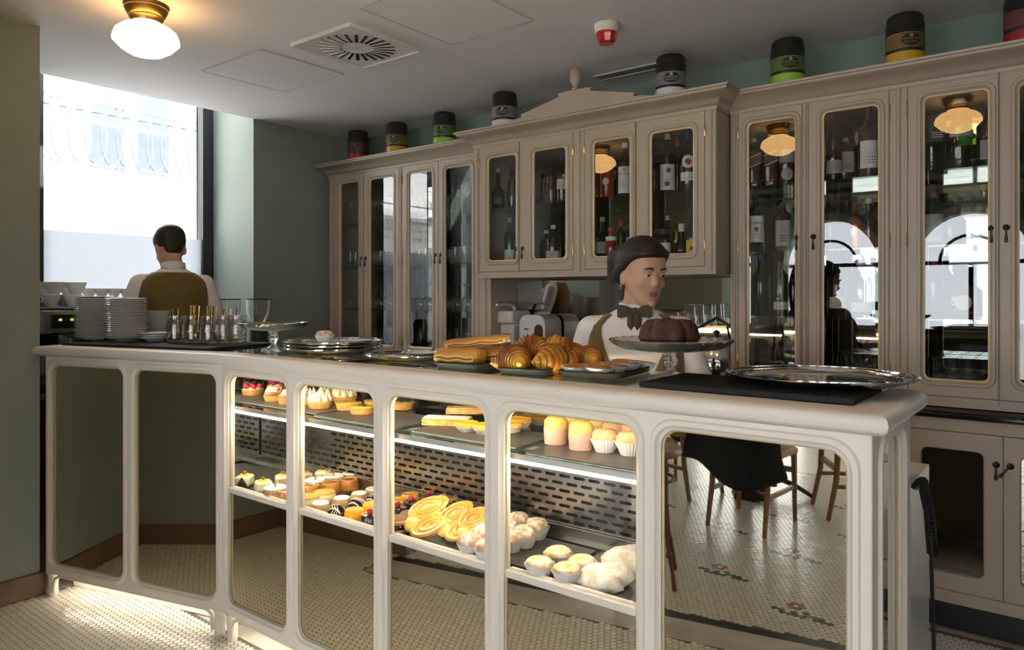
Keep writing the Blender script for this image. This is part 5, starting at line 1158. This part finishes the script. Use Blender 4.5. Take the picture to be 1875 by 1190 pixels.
# ------------------------------------------------------------------ people
CL = dict(skin=mat('skin', (.52, .30, .20), .5, var=.06, scale=20, sss=.08), shirt=mat('white_shirt', (.74, .70, .70), .8, var=.04, scale=14, bump=.15, bscale=30), vest=mat('olive_waistcoat', (.135, .088, .022), .8, var=.12, scale=20, bump=.1, bscale=250, sheen=.2),
          hair=mat('dark_hair', (.011, .006, .005), .5, var=.3, scale=60, bump=.4, bscale=150), trouser=mat('black_trousers', (.015, .014, .014), .8), bow=mat('brown_cravat', (.05, .036, .012), .7, var=.2), lip=mat('lip', (.36, .10, .08), .45), eye=mat('eye_white', (.7, .68, .66), .2), iris=mat('dark_iris', (.02, .012, .008), .1),
          coat=mat('navy_coat', (.012, .014, .024), .75, var=.2, scale=12, bump=.3, bscale=40), shoe=mat('black_shoe', (.01, .01, .01), .35))
TORSO = [(.84, .158, -.095, .115), (.95, .165, -.10, .11), (1.05, .148, -.10, .095), (1.15, .156, -.11, .105), (1.25, .170, -.12, .118), (1.35, .180, -.12, .125), (1.43, .182, -.105, .12), (1.48, .165, -.08, .105), (1.515, .115, -.055, .09), (1.545, .068, -.048, .072), (1.58, .055, -.05, .058)]
def tring(z, w, f, b, off=0, n=28, a0=0, a1=2*math.pi):
    out = []; c = (f+b)/2; hb = (b-f)/2
    for j in range(n):
        a = a0+(a1-a0)*j/(n if abs(a1-a0-2*math.pi) < 1e-6 else n-1)
        s_, c_ = math.sin(a), math.cos(a); e = .85
        out.append(((w+off)*math.copysign(abs(s_)**e, s_), c-(hb+off)*math.copysign(abs(c_)**e, c_), z))
    return out
def tor(z):
    for (a, b_) in zip(TORSO, TORSO[1:]):
        if a[0] <= z <= b_[0]:
            k = (z-a[0])/(b_[0]-a[0]); return tuple(a[i]+(b_[i]-a[i])*k for i in range(1, 4))
    return TORSO[-1][1:] if z > 1.5 else TORSO[0][1:]
HEAD = [(.0, .018, -.060, -.028), (.008, .030, -.071, -.01), (.022, .042, -.079, .0), (.05, .055, -.081, .035), (.08, .064, -.082, .065), (.11, .070, -.081, .084), (.14, .073, -.084, .095), (.17, .074, -.084, .097), (.20, .065, -.070, .083), (.222, .045, -.045, .058), (.234, .018, -.015, .022)]
def limb(mb, pts, rs):
    P = [Vector(p) for p in pts]; q = []; rr = []
    for i in range(len(P)-1):
        for k in range(6): q.append(P[i].lerp(P[i+1], k/6)); rr.append(rs[i]+(rs[i+1]-rs[i])*k/6)
    q.append(P[-1]); rr.append(rs[-1]); mb.tube(q, rr, 14)
    for p, r in zip(pts, rs): mb.sphere(p, r*.99, None, None, 14, 10)
def hand(mb, wrist, d, side):
    d = Vector(d).normalized(); up = Vector((0, 0, 1)); lat = d.cross(up).normalized()*side
    w = Vector(wrist); palm = w+d*.045
    limb(mb, [w, palm, w+d*.085], [.024, .031, .028])
    for k, (o, L) in enumerate(((-.026, .060), (-.009, .072), (.009, .068), (.026, .055))):
        b0 = w+d*.085+lat*o; limb(mb, [b0, b0+d*L*.5+up*-.006, b0+d*L*.85+up*-.022], [.009, .0085, .007])
    b0 = w+d*.03-lat*.028; limb(mb, [b0, b0+d*.03-lat*.022, b0+d*.055-lat*.022-up*.01], [.011, .010, .008])
def remesh(o, vox, it=6, fac=.6):
    r = o.modifiers.new('skin', 'REMESH'); r.mode = 'VOXEL'; r.voxel_size = vox; r.use_smooth_shade = True
    s_ = o.modifiers.new('relax', 'SMOOTH'); s_.iterations = it; s_.factor = fac
def person(label, loc, face, scale, arms, yaw=0, pitch=0, hair='short', v_open=False, bow=False, legs='stand', clothes='staff', width=1.0, hs=1.0):
    t = thing('person', label, 'person', loc, face+R(90)); t.scale = (scale*width, scale*width, scale)
    HP = Matrix.Translation((0, .0, 1.565)) @ Matrix.Translation((0, .02, 0)) @ Matrix.Rotation(yaw, 4, 'Z') @ Matrix.Rotation(pitch, 4, 'X') @ Matrix.Translation((0, -.02, 0)) @ Matrix.Scale(1/width, 4, (1, 0, 0)) @ Matrix.Scale(1/width, 4, (0, 1, 0)) @ Matrix.Scale(hs, 4)
    hp = lambda p: tuple(HP @ Vector(p))
    sh = Vector((.178, .005, 1.452))
    b = MB()
    b.rings([tring(*r_) for r_ in TORSO], cap0=True, cap1=True)
    hd = MB(); hd.rings([tring(*r_) for r_ in HEAD], cap0=True, cap1=True)
    hd.rings([[(.009*math.cos(a), -.078-.004*math.sin(a), .128) for a in [R(60*j) for j in range(6)]], [(.012*math.cos(a), -.090-.006*math.sin(a), .10) for a in [R(60*j) for j in range(6)]], [(.015*math.cos(a), -.093-.010*math.sin(a), .084) for a in [R(60*j) for j in range(6)]], [(.012*math.cos(a), -.082-.008*math.sin(a), .077) for a in [R(60*j) for j in range(6)]]], cap0=True, cap1=True)
    for s_ in (-1, 1):
        hd.sphere((s_*.072, .012, .098), .009, .018, .031, 10, 8); hd.sphere((s_*.030, -.079, .134), .024, .010, .007, 10, 6); hd.sphere((s_*.036, -.058, .085), .024, .018, .024, 10, 8)
    hd.sphere((0, -.078, .012), .016, .012, .013, 10, 8)
    hd.v = [hp(v) for v in hd.v]; b.add(hd.v, hd.f)
    limb(b, [(0, .015, 1.50), tuple((Vector((0, .018, 1.56))+Vector(hp((0, .018, .03))))/2), hp((0, .02, .06))], [.058, .053, .052])
    for s_, (el, wr, hdn) in zip((-1, 1), arms):
        limb(b, [(s_*sh.x, sh.y, sh.z), el, wr], [.047, .038, .025]); hand(b, wr, hdn, s_)
    if legs == 'stand': LG = [[(s_*.09, .01, .88), (s_*.095, -.01, .48), (s_*.10, .02, .09)] for s_ in (-1, 1)]
    else: LG = [[(s_*.09, .02, .88), (s_*.12, -.42, .90), (s_*.12, -.40, .50)] for s_ in (-1, 1)]
    for l in LG: limb(b, l, [.085, .058, .040])
    o = part('body', b, CL['skin'], t); remesh(o, .0065, 4, .5)
    # shirt: torso and sleeves
    top = CL['shirt'] if clothes == 'staff' else CL['coat']
    s = MB(); s.rings([tring(*r_, off=.010) for r_ in TORSO[1:10]], cap0=True, cap1=True)
    for s_, (el, wr, hdn) in zip((-1, 1), arms):
        e, w_ = Vector(el), Vector(wr)
        limb(s, [(s_*(sh.x-.045), sh.y+.005, sh.z+.012), (s_*sh.x, sh.y, sh.z), e, w_.lerp(e, .12)], [.056, .066, .052, .036])
    o = part('shirt' if clothes == 'staff' else 'coat', s, top, t); remesh(o, .010, 5, .6)
    m_ = MB(); rr = [[(.062*math.cos(a)*k, .012+.058*math.sin(a)*k, z+.012*math.sin(a)) for a in [R(15*j) for j in range(24)]] for k, z in ((1.10, 1.530), (1.06, 1.572), (1.10, 1.574), (1.16, 1.545))]
    m_.rings(rr); part('collar', m_, top, t)
    if clothes == 'staff':
        v = MB(); rows = []
        zs = [.93, 1.0, 1.08, 1.16, 1.24, 1.32, 1.39, 1.44, 1.475, 1.505, 1.525]
        for z in zs:
            w_, f, bk = tor(z); gap = .02 if not v_open else max(.02, min(.95, (z-1.12)*2.1)) if z > 1.12 else .02
            if not v_open and z > 1.25: gap = min(.8, (z-1.25)*2.4)
            rows.append(tring(z, w_, f, bk, .020, 33, gap, 2*math.pi-gap))
        v.rings(rows, closed=False); o = part('waistcoat', v, CL['vest'], t); md = o.modifiers.new('thickness', 'SOLIDIFY'); md.thickness = .006
        if v_open:
            for s_ in (-1, 1): pass
        else:
            m_ = MB(); m_.box(-.11, .11, .118, .124, 1.07, 1.095); part('back_strap', m_, CL['vest'], t, bevel=.002)
        if bow:
            m_ = MB(); m_.sphere((0, -.062, 1.535), .016, .013, .016, 10, 8)
            for s_ in (-1, 1):
                m_.rings([[(s_*x, -.060-.01*math.sin(x*30)+dy, 1.535+h_*dz) for dy, dz in ((-.010, 0), (-.006, 1), (.008, 1), (.010, 0), (.008, -1), (-.006, -1))] for x, h_ in ((.008, .010), (.03, .022), (.055, .028), (.068, .022))], cap0=True, cap1=True)
                m_.rings([[(s_*.012+dx, -.078-.035*k+dy, 1.525-.14*k) for dx, dy in ((-.016, 0), (.0, -.006), (.016, 0), (0, .004))] for k in (0, .5, 1)], cap0=True, cap1=True)
            part('bow_tie', m_, CL['bow'], t)
    tr = MB()
    for l in LG: limb(tr, l, [.098, .072, .056])
    tr.rings([tring(*r_, off=.006) for r_ in TORSO[0:3]], cap0=True, cap1=True)
    o = part('trousers', tr, CL['trouser'], t); remesh(o, .012, 4)
    for s_, l in zip((-1, 1), LG):
        ax, ay, az = l[2]; m_ = MB(); zb = az-.09
        m_.rings([[(ax+w_*math.sin(a), ay+cy-L_*math.cos(a), zb+z) for a in [R(24*j) for j in range(15)]] for z, w_, L_, cy in ((0, .042, .125, -.06), (.02, .045, .13, -.06), (.05, .040, .105, -.04), (.085, .036, .055, .0), (.105, .035, .045, .0))], cap0=True, cap1=True)
        part('shoe', m_, CL['shoe'], t)
    # hair
    h = MB(); rs = []
    if hair == 'short': RG = [(.098, .066, -.02, .090), (.12, .074, -.045, .094), (.145, .079, -.078, .101), (.17, .081, -.088, .104), (.20, .073, -.078, .092), (.225, .054, -.054, .068), (.243, .022, -.02, .03)]
    else: RG = [(.085, .060, .03, .088), (.11, .074, .0, .098), (.14, .081, -.03, .108), (.165, .084, -.070, .112), (.19, .079, -.088, .108), (.215, .064, -.072, .088), (.238, .042, -.042, .06), (.250, .016, -.015, .022)]
    h.rings([tring(*r_) for r_ in RG], cap0=True, cap1=True)
    if hair == 'short': h.sphere((0, .055, .095), .052, .034, .05, 14, 10)
    else:
        limb(h, [(0, .095, .17), (0, .135, .15), (.01, .145, .06), (.0, .12, -.05), (.0, .10, -.12)], [.05, .06, .055, .05, .02])
        for s_ in (-1, 1): limb(h, [(s_*.060, -.045, .19), (s_*.076, .005, .15), (s_*.064, .055, .10)], [.016, .020, .026])
    h.v = [hp(v_) for v_ in h.v]
    o = part('hair', h, CL['hair'], t); remesh(o, .007, 4, .5)
    for s_ in (-1, 1):
        m_ = MB(); m_.sphere((s_*.030, -.0735, .118), .0125, .0105, .0085, 12, 8); m_.v = [hp(v_) for v_ in m_.v]; e = part('eye', m_, CL['eye'], t)
        m_ = MB(); m_.sphere((s_*.030+.001, -.0825, .1175), .0058, .0032, .0062, 10, 6); m_.v = [hp(v_) for v_ in m_.v]; part('iris', m_, CL['iris'], e)
        m_ = MB(); m_.sphere((s_*.030, -.0750, .1205), .0142, .0108, .0078, 12, 8); m_.v = [hp(v_) for v_ in m_.v]; part('eyelid', m_, CL['skin'], e)
        m_ = MB(); m_.tube([(s_*.014, -.089, .137), (s_*.030, -.090, .142), (s_*.048, -.080, .137)], [.003, .0034, .0016], 6); m_.v = [hp(v_) for v_ in m_.v]; part('eyebrow', m_, CL['hair'], t)
    m_ = MB(); m_.sphere((0, -.0815, .0535), .021, .007, .0045, 14, 6); m_.sphere((0, -.081, .0455), .018, .0075, .0052, 14, 6); m_.v = [hp(v_) for v_ in m_.v]; part('lips', m_, CL['lip'], t)
    if hair != 'short':
        m_ = MB(); m_.sphere((-.078, .012, .062), .005, .005, .010, 8, 6); m_.sphere((.078, .012, .062), .005, .005, .010, 8, 6); m_.v = [hp(v_) for v_ in m_.v]; part('earring', m_, M['chrome'], t)
    return t
person('woman in white shirt, olive waistcoat and brown bow tie behind the bundt cake', (-1.285, 2.38, 0), R(-66), .875, [((-.27, .02, 1.19), (-.17, -.20, 1.07), (.3, -1, -.15)), ((.27, .02, 1.19), (.17, -.20, 1.07), (-.3, -1, -.15))], yaw=R(38), pitch=R(9), hair='tied', v_open=True, bow=True, width=1.04, hs=1.16)
person('man in white shirt and olive waistcoat seen from behind at the window', (-3.915, 1.99, 0), R(160), 1.0, [((-.285, -.05, 1.20), (-.17, -.28, 1.13), (.2, -1, -.1)), ((.285, -.05, 1.20), (.17, -.28, 1.15), (-.2, -1, -.1))], yaw=R(10), pitch=R(24), hair='short', width=.90)

# ------------------------------------------------------------------ coffee station by the window
bench = thing('service_bench', 'dark service bench under the street window', 'bench', (-4.38, 2.14, 0))
m_ = MB(); m_.box(-.255, .24, -.80, .80, .001, .87); part('body', m_, M['brown'], bench)
m_ = MB(); m_.box(-.26, .255, -.805, .803, .8705, .90); part('top', m_, mat('bench_steel', (.3, .29, .28), .3, .8), bench)
cm = thing('espresso_machine', 'chrome espresso machine with lit green buttons stacked with cups', 'coffee machine', (-4.36, 1.66, .9005))
m_ = MB(); m_.box(-.22, .20, -.31, .31, .30, .432); part('head', m_, M['steel'], cm, bevel=.012)
m_ = MB(); m_.box(-.22, -.02, -.30, .30, .04, .30); part('back_panel', m_, M['chrome'], cm, bevel=.006)
m_ = MB(); m_.box(-.22, .22, -.31, .31, .0, .05); part('drip_tray', m_, M['black'], cm, bevel=.004)
m_ = MB(); m_.box(.2005, .212, -.18, .26, .33, .40); pn = part('button_panel', m_, M['black'], cm)
for k in range(6):
    m_ = MB(); m_.box(.2125, .2145, -.15+k*.055, -.135+k*.055, .368, .380); part('lit_button', m_, emission('green_led', (.35, .9, .05), 1.2), pn)
m_ = MB(); m_.box(-.225, .215, -.315, .315, .433, .440); part('cup_rail', m_, M['chrome'], cm)
for k in (-.14, .12):
    m_ = MB(); m_.lathe([(.036, .22), (.036, .30)], 16, (.08, k, 0)); m_.tube([(.08, k, .235), (.20, k, .225), (.27, k, .215)], [.013, .014, .017], 8); part('portafilter', m_, M['black'], cm)
m_ = MB(); m_.tube([(.19, -.29, .33), (.25, -.29, .27), (.27, -.285, .12)], .006, 7); part('steam_wand', m_, M['chrome'], cm)
m_ = MB(); m_.box(.2205, .224, -.27, -.255, .018, .03); part('red_light', m_, emission('red_led', (1, .02, .01), 3), cm)
cupm = MB(); cupm.lathe([(.0, .002), (.024, .0), (.026, .006), (.042, .035), (.05, .064), (.0485, .064), (.04, .034), (.0, .008)], 24); cupm.tube([(.044, 0, .052), (.066, 0, .05), (.066, 0, .028), (.036, 0, .022)], .005, 6); CUP = cupm.mesh('cup', M['china'])
cups = [(y, x, 0, 1.0) for y in (1.385, 1.49, 1.595) for x in (-4.20, -4.305, -4.41)]+[(y, x, .0648, 1.0) for y in (1.41, 1.515, 1.62) for x in (-4.22, -4.33)]
for i, (y, x, dz, s_) in enumerate(cups):
    link('coffee_cup', CUP, None, (x, y, 1.3412+dz), random.uniform(0, 6), 'white coffee cup in the '+('upper' if dz else 'lower')+' tier on the espresso machine', 'cup', 'large cups, '+('upper' if dz else 'lower')+' tier')
for i in range(10):
    o = link('espresso_cup', CUP, None, (-4.26, 1.70+(i % 5)*.066, 1.3412+(i//5)*.0492), random.uniform(0, 6), 'small white cup in the '+('upper' if i > 4 else 'lower')+' row on the espresso machine beside the man', 'cup', 'small cups, '+('upper' if i > 4 else 'lower')+' row'); o.scale = (.75,)*3
def grinder(loc, label):
    t = thing('coffee_grinder', label, 'grinder', loc)
    m_ = MB(); m_.box(-.08, .08, -.07, .07, 0, .03); m_.lathe([(.06, .03), (.06, .26), (.045, .30)], 20); part('body', m_, M['black'], t, bevel=.004)
    m_ = MB(); m_.lathe([(.03, .30), (.062, .345), (.078, .40), (.080, .47)], 28); part('hopper', m_, M['crystal'], t)
    m_ = MB(); m_.lathe([(.0, .471), (.081, .471), (.081, .478), (.0, .479)], 28); part('lid', m_, M['black'], t)
    m_ = MB(); m_.tube([(.055, 0, .14), (.12, 0, .13)], .012, 8); part('chute', m_, M['black'], t)
grinder((-4.30, 2.54, .9005), 'coffee grinder with clear hopper beside the man'); grinder((-4.36, 2.80, .9005), 'coffee grinder with clear hopper next to the window reveal')
# dispensers in the niche
def soap(px, label, kind):
    y = 3.70; x = wx(px, y); t = thing('soap_dispenser', label, 'dispenser', (x, y, 1.02))
    wh = mat('white_plastic', (.62, .60, .63), .35)
    if kind == 0:
        m_ = MB(); m_.box(-.055, .055, -.06, .12, .0, .20); part('body', m_, wh, t, bevel=.012)
        m_ = MB(); m_.box(-.062, .062, -.085, .12, .2005, .285); part('head', m_, wh, t, bevel=.016)
        m_ = MB(); m_.tube([(0, .03, .285), (0, .01, .315), (0, -.06, .325), (0, -.16, .322)], [.012, .012, .009, .008], 8); part('lever', m_, wh, t)
        m_ = MB(); m_.box(-.035, .035, -.063, -.0605, .02, .14); part('window', m_, mat('grey_window', (.25, .26, .28), .2), t)
    else:
        m_ = MB(); P = rrect(-.10, .10, .0, .26, .06, 6); m_.prism(P, -.065, .12, lambda u, v, a: (u, a, v)); part('body', m_, wh, t, bevel=.006)
        m_ = MB(); m_.prism(rrect(.02, .085, .0, .20, .03, 5), -.0665, -.0655, lambda u, v, a: (u, a, v)); part('window', m_, mat('smoked_window', (.06, .055, .05), .15), t)
        m_ = MB(); m_.box(-.06, -.025, -.0665, -.0655, .165, .175); part('blue_mark', m_, LBM['blue'], t)
soap(938, 'white soap dispenser with a long lever in the niche', 0); soap(985, 'white dispenser with smoked window and blue mark in the niche', 1)
# steel kettle and glasses to the right of the woman
kt = thing('steel_kettle', 'polished steel urn on the worktop behind the woman', 'urn', (wx(1312, 3.62), 3.62, .9255))
m_ = MB(); m_.lathe([(.0, 0), (.10, 0), (.115, .02), (.12, .12), (.105, .20), (.06, .245), (.0, .26)], 30); part('body', m_, M['chrome'], kt)
m_ = MB(); m_.lathe([(.012, .26), (.012, .275), (.02, .285), (.0, .30)], 14); part('knob', m_, M['black'], kt)
m_ = MB(); m_.tube([(-.09, 0, .22), (-.11, 0, .30), (0, 0, .36), (.11, 0, .30), (.09, 0, .22)], .008, 8); part('handle', m_, M['black'], kt)
rk = thing('brass_rail', 'slim gilt shelf rail with upturned glasses behind the woman', 'rack', (wx(1285, 3.70), 3.70, 1.23))
m_ = MB(); m_.box(-.16, .16, -.06, .12, 0, .012); part('shelf', m_, M['brass'], rk)
for k in range(4): glassware(TG, 'tumbler', wx(1262+k*16, 3.69), 3.69, 1.2425, 'small upturned tumbler on the gilt shelf behind the woman', 'tumblers on the gilt shelf', True, .11)

# ------------------------------------------------------------------ hall furniture seen in the counter mirror
oak = mat('bent_oak', (.30, .14, .05), .4, var=.2, scale=14, bump=.1)
def chair(loc, rz_, label, proto=[]):
    if proto: return copy_tree(proto[0], loc, rz_, label)
    t = thing('wooden_chair', label, 'chair', loc, rz_, group='wooden chairs in the hall')
    for sx in (-1, 1):
        m_ = MB(); m_.tube([(sx*.185, -.19, .002), (sx*.18, -.185, .44)], [.014, .020], 8); part('leg', m_, oak, t)
        m_ = MB(); m_.tube([(sx*.18, .24, .002), (sx*.175, .19, .25), (sx*.175, .18, .45), (sx*.18, .22, .70), (sx*.185, .26, .88)], [.014, .018, .020, .018, .016], 8); part('leg', m_, oak, t)
        m_ = MB(); m_.box(sx*.178-.009, sx*.178+.009, -.18, .18, .20, .225); part('stretcher', m_, oak, t)
    m_ = MB(); P = rrect(-.21, .21, -.215, .21, .05, 5); m_.rings([[(x, y, .43) for x, y in P], [(x, y, .455) for x, y in P], [(x*.9, y*.9, .47) for x, y in P]], cap0=True, cap1=True); part('seat', m_, mat('cane_seat', (.42, .24, .09), .5), t)
    for yy, zz in ((-.187, .30), (.185, .30), (-.187, .40)):
        m_ = MB(); m_.box(-.18, .18, yy-.01, yy+.01, zz, zz+.035); part('stretcher', m_, oak, t)
    m_ = MB(); m_.rings([[(x, .245+.03*(1-(x/.19)**2)+dy, z) for dy, z in ((-.01, .72), (-.01, .88), (.01, .88), (.01, .72))] for x in [-.19+.38*i/8 for i in range(9)]], cap0=True, cap1=True); part('backrest', m_, oak, t)
    m_ = MB(); m_.box(-.06, .06, .185, .20, .455, .72); part('splat', m_, oak, t)
    proto.append(freeze(t)); return t
chair((-1.60, -1.22, 0), R(5), 'wooden chair with a navy coat over its back, seen in the counter mirror')
chair((-2.28, -1.62, 0), R(-75), 'wooden chair at the left of the coat draped one in the counter mirror')
chair((-1.12, -1.80, 0), R(60), 'wooden chair at the right of the coat draped one in the counter mirror')
tb = thing('cafe_table', 'round cafe table in the hall behind the coat draped chair', 'table', (-1.72, -1.95, 0))
m_ = MB(); m_.lathe([(.0, .72), (.36, .72), (.37, .73), (.37, .745), (.36, .75), (.0, .75)], 40); part('top', m_, M['marble'], tb)
m_ = MB(); m_.lathe([(.03, .05), (.035, .3), (.03, .5), (.05, .72)], 16); part('column', m_, M['black'], tb)
for k in range(3):
    m_ = MB(); m_.tube([(0, 0, .12), (.15*math.cos(R(120*k)), .15*math.sin(R(120*k)), .08), (.28*math.cos(R(120*k)), .28*math.sin(R(120*k)), .015)], [.02, .018, .014], 8); part('foot', m_, M['black'], tb)
# coat hanging over the chair back
m_ = MB(); rows = []
for i in range(15):
    u = -1+2*i/14; col_ = []
    for j in range(19):
        v_ = j/18; z = .98-.0*v_; s_ = (v_-.28)
        if v_ < .28: y = .20-.06*(.28-v_)/.28; zz = .93-.30*(.28-v_)/.28
        else: y = .275+.05*math.sin(u*5+v_*3)*min(1, s_*3); zz = .93-.62*s_/.72*(1+.12*math.sin(u*3.1+1))
        col_.append((u*(.23+.10*max(0, s_))+.02*math.sin(v_*9+u*4), y, zz))
    rows.append(col_)
m_.v = []; m_.rings(rows, closed=False); m_.v = [(x*1.15, y, z) for x, y, z in m_.v]
ct = single('draped_coat', m_, CL['coat'], 'navy coat hanging over the back of the wooden chair', 'coat', (-1.60, -1.22, 0), R(5)); md = ct.modifiers.new('thickness', 'SOLIDIFY'); md.thickness = .018; ct.modifiers.new('smooth', 'SUBSURF').levels = 1
person('seated customer in navy coat at the hall table, seen in the counter mirror', (-2.24, -1.62, -.42), R(-25), 1.0, [((-.28, -.05, 1.2), (-.16, -.30, 1.18), (.1, -1, 0)), ((.28, -.05, 1.2), (.16, -.30, 1.18), (-.1, -1, 0))], pitch=R(10), legs='sit', clothes='coat')
# iron stool
sto = thing('iron_stool', 'rust red iron stool with slender curved legs, seen in the counter mirror', 'stool', (-1.70, .0, 0))
rust = mat('rust_red_iron', (.16, .055, .03), .45, .4, var=.2)
for k in range(4):
    a = R(20+90*k); m_ = MB(); m_.tube([(r_*math.cos(a), r_*math.sin(a), z) for r_, z in ((.13, .62), (.135, .52), (.14, .35), (.155, .20), (.185, .09), (.20, .004))], [.013, .012, .010, .010, .009, .012], 8)
    for zz, r_ in ((.52, .135), (.16, .163)): m_.sphere((r_*math.cos(a), r_*math.sin(a), zz), .017, None, None, 8, 6)
    part('leg', m_, rust, sto)
m_ = MB(); m_.tube([(.137*math.cos(R(15*i)), .137*math.sin(R(15*i)), .50) for i in range(25)], .008, 6); part('ring', m_, rust, sto)
m_ = MB(); m_.lathe([(.0, .62), (.17, .62), (.18, .635), (.17, .655), (.0, .66)], 30); part('seat', m_, oak, sto)
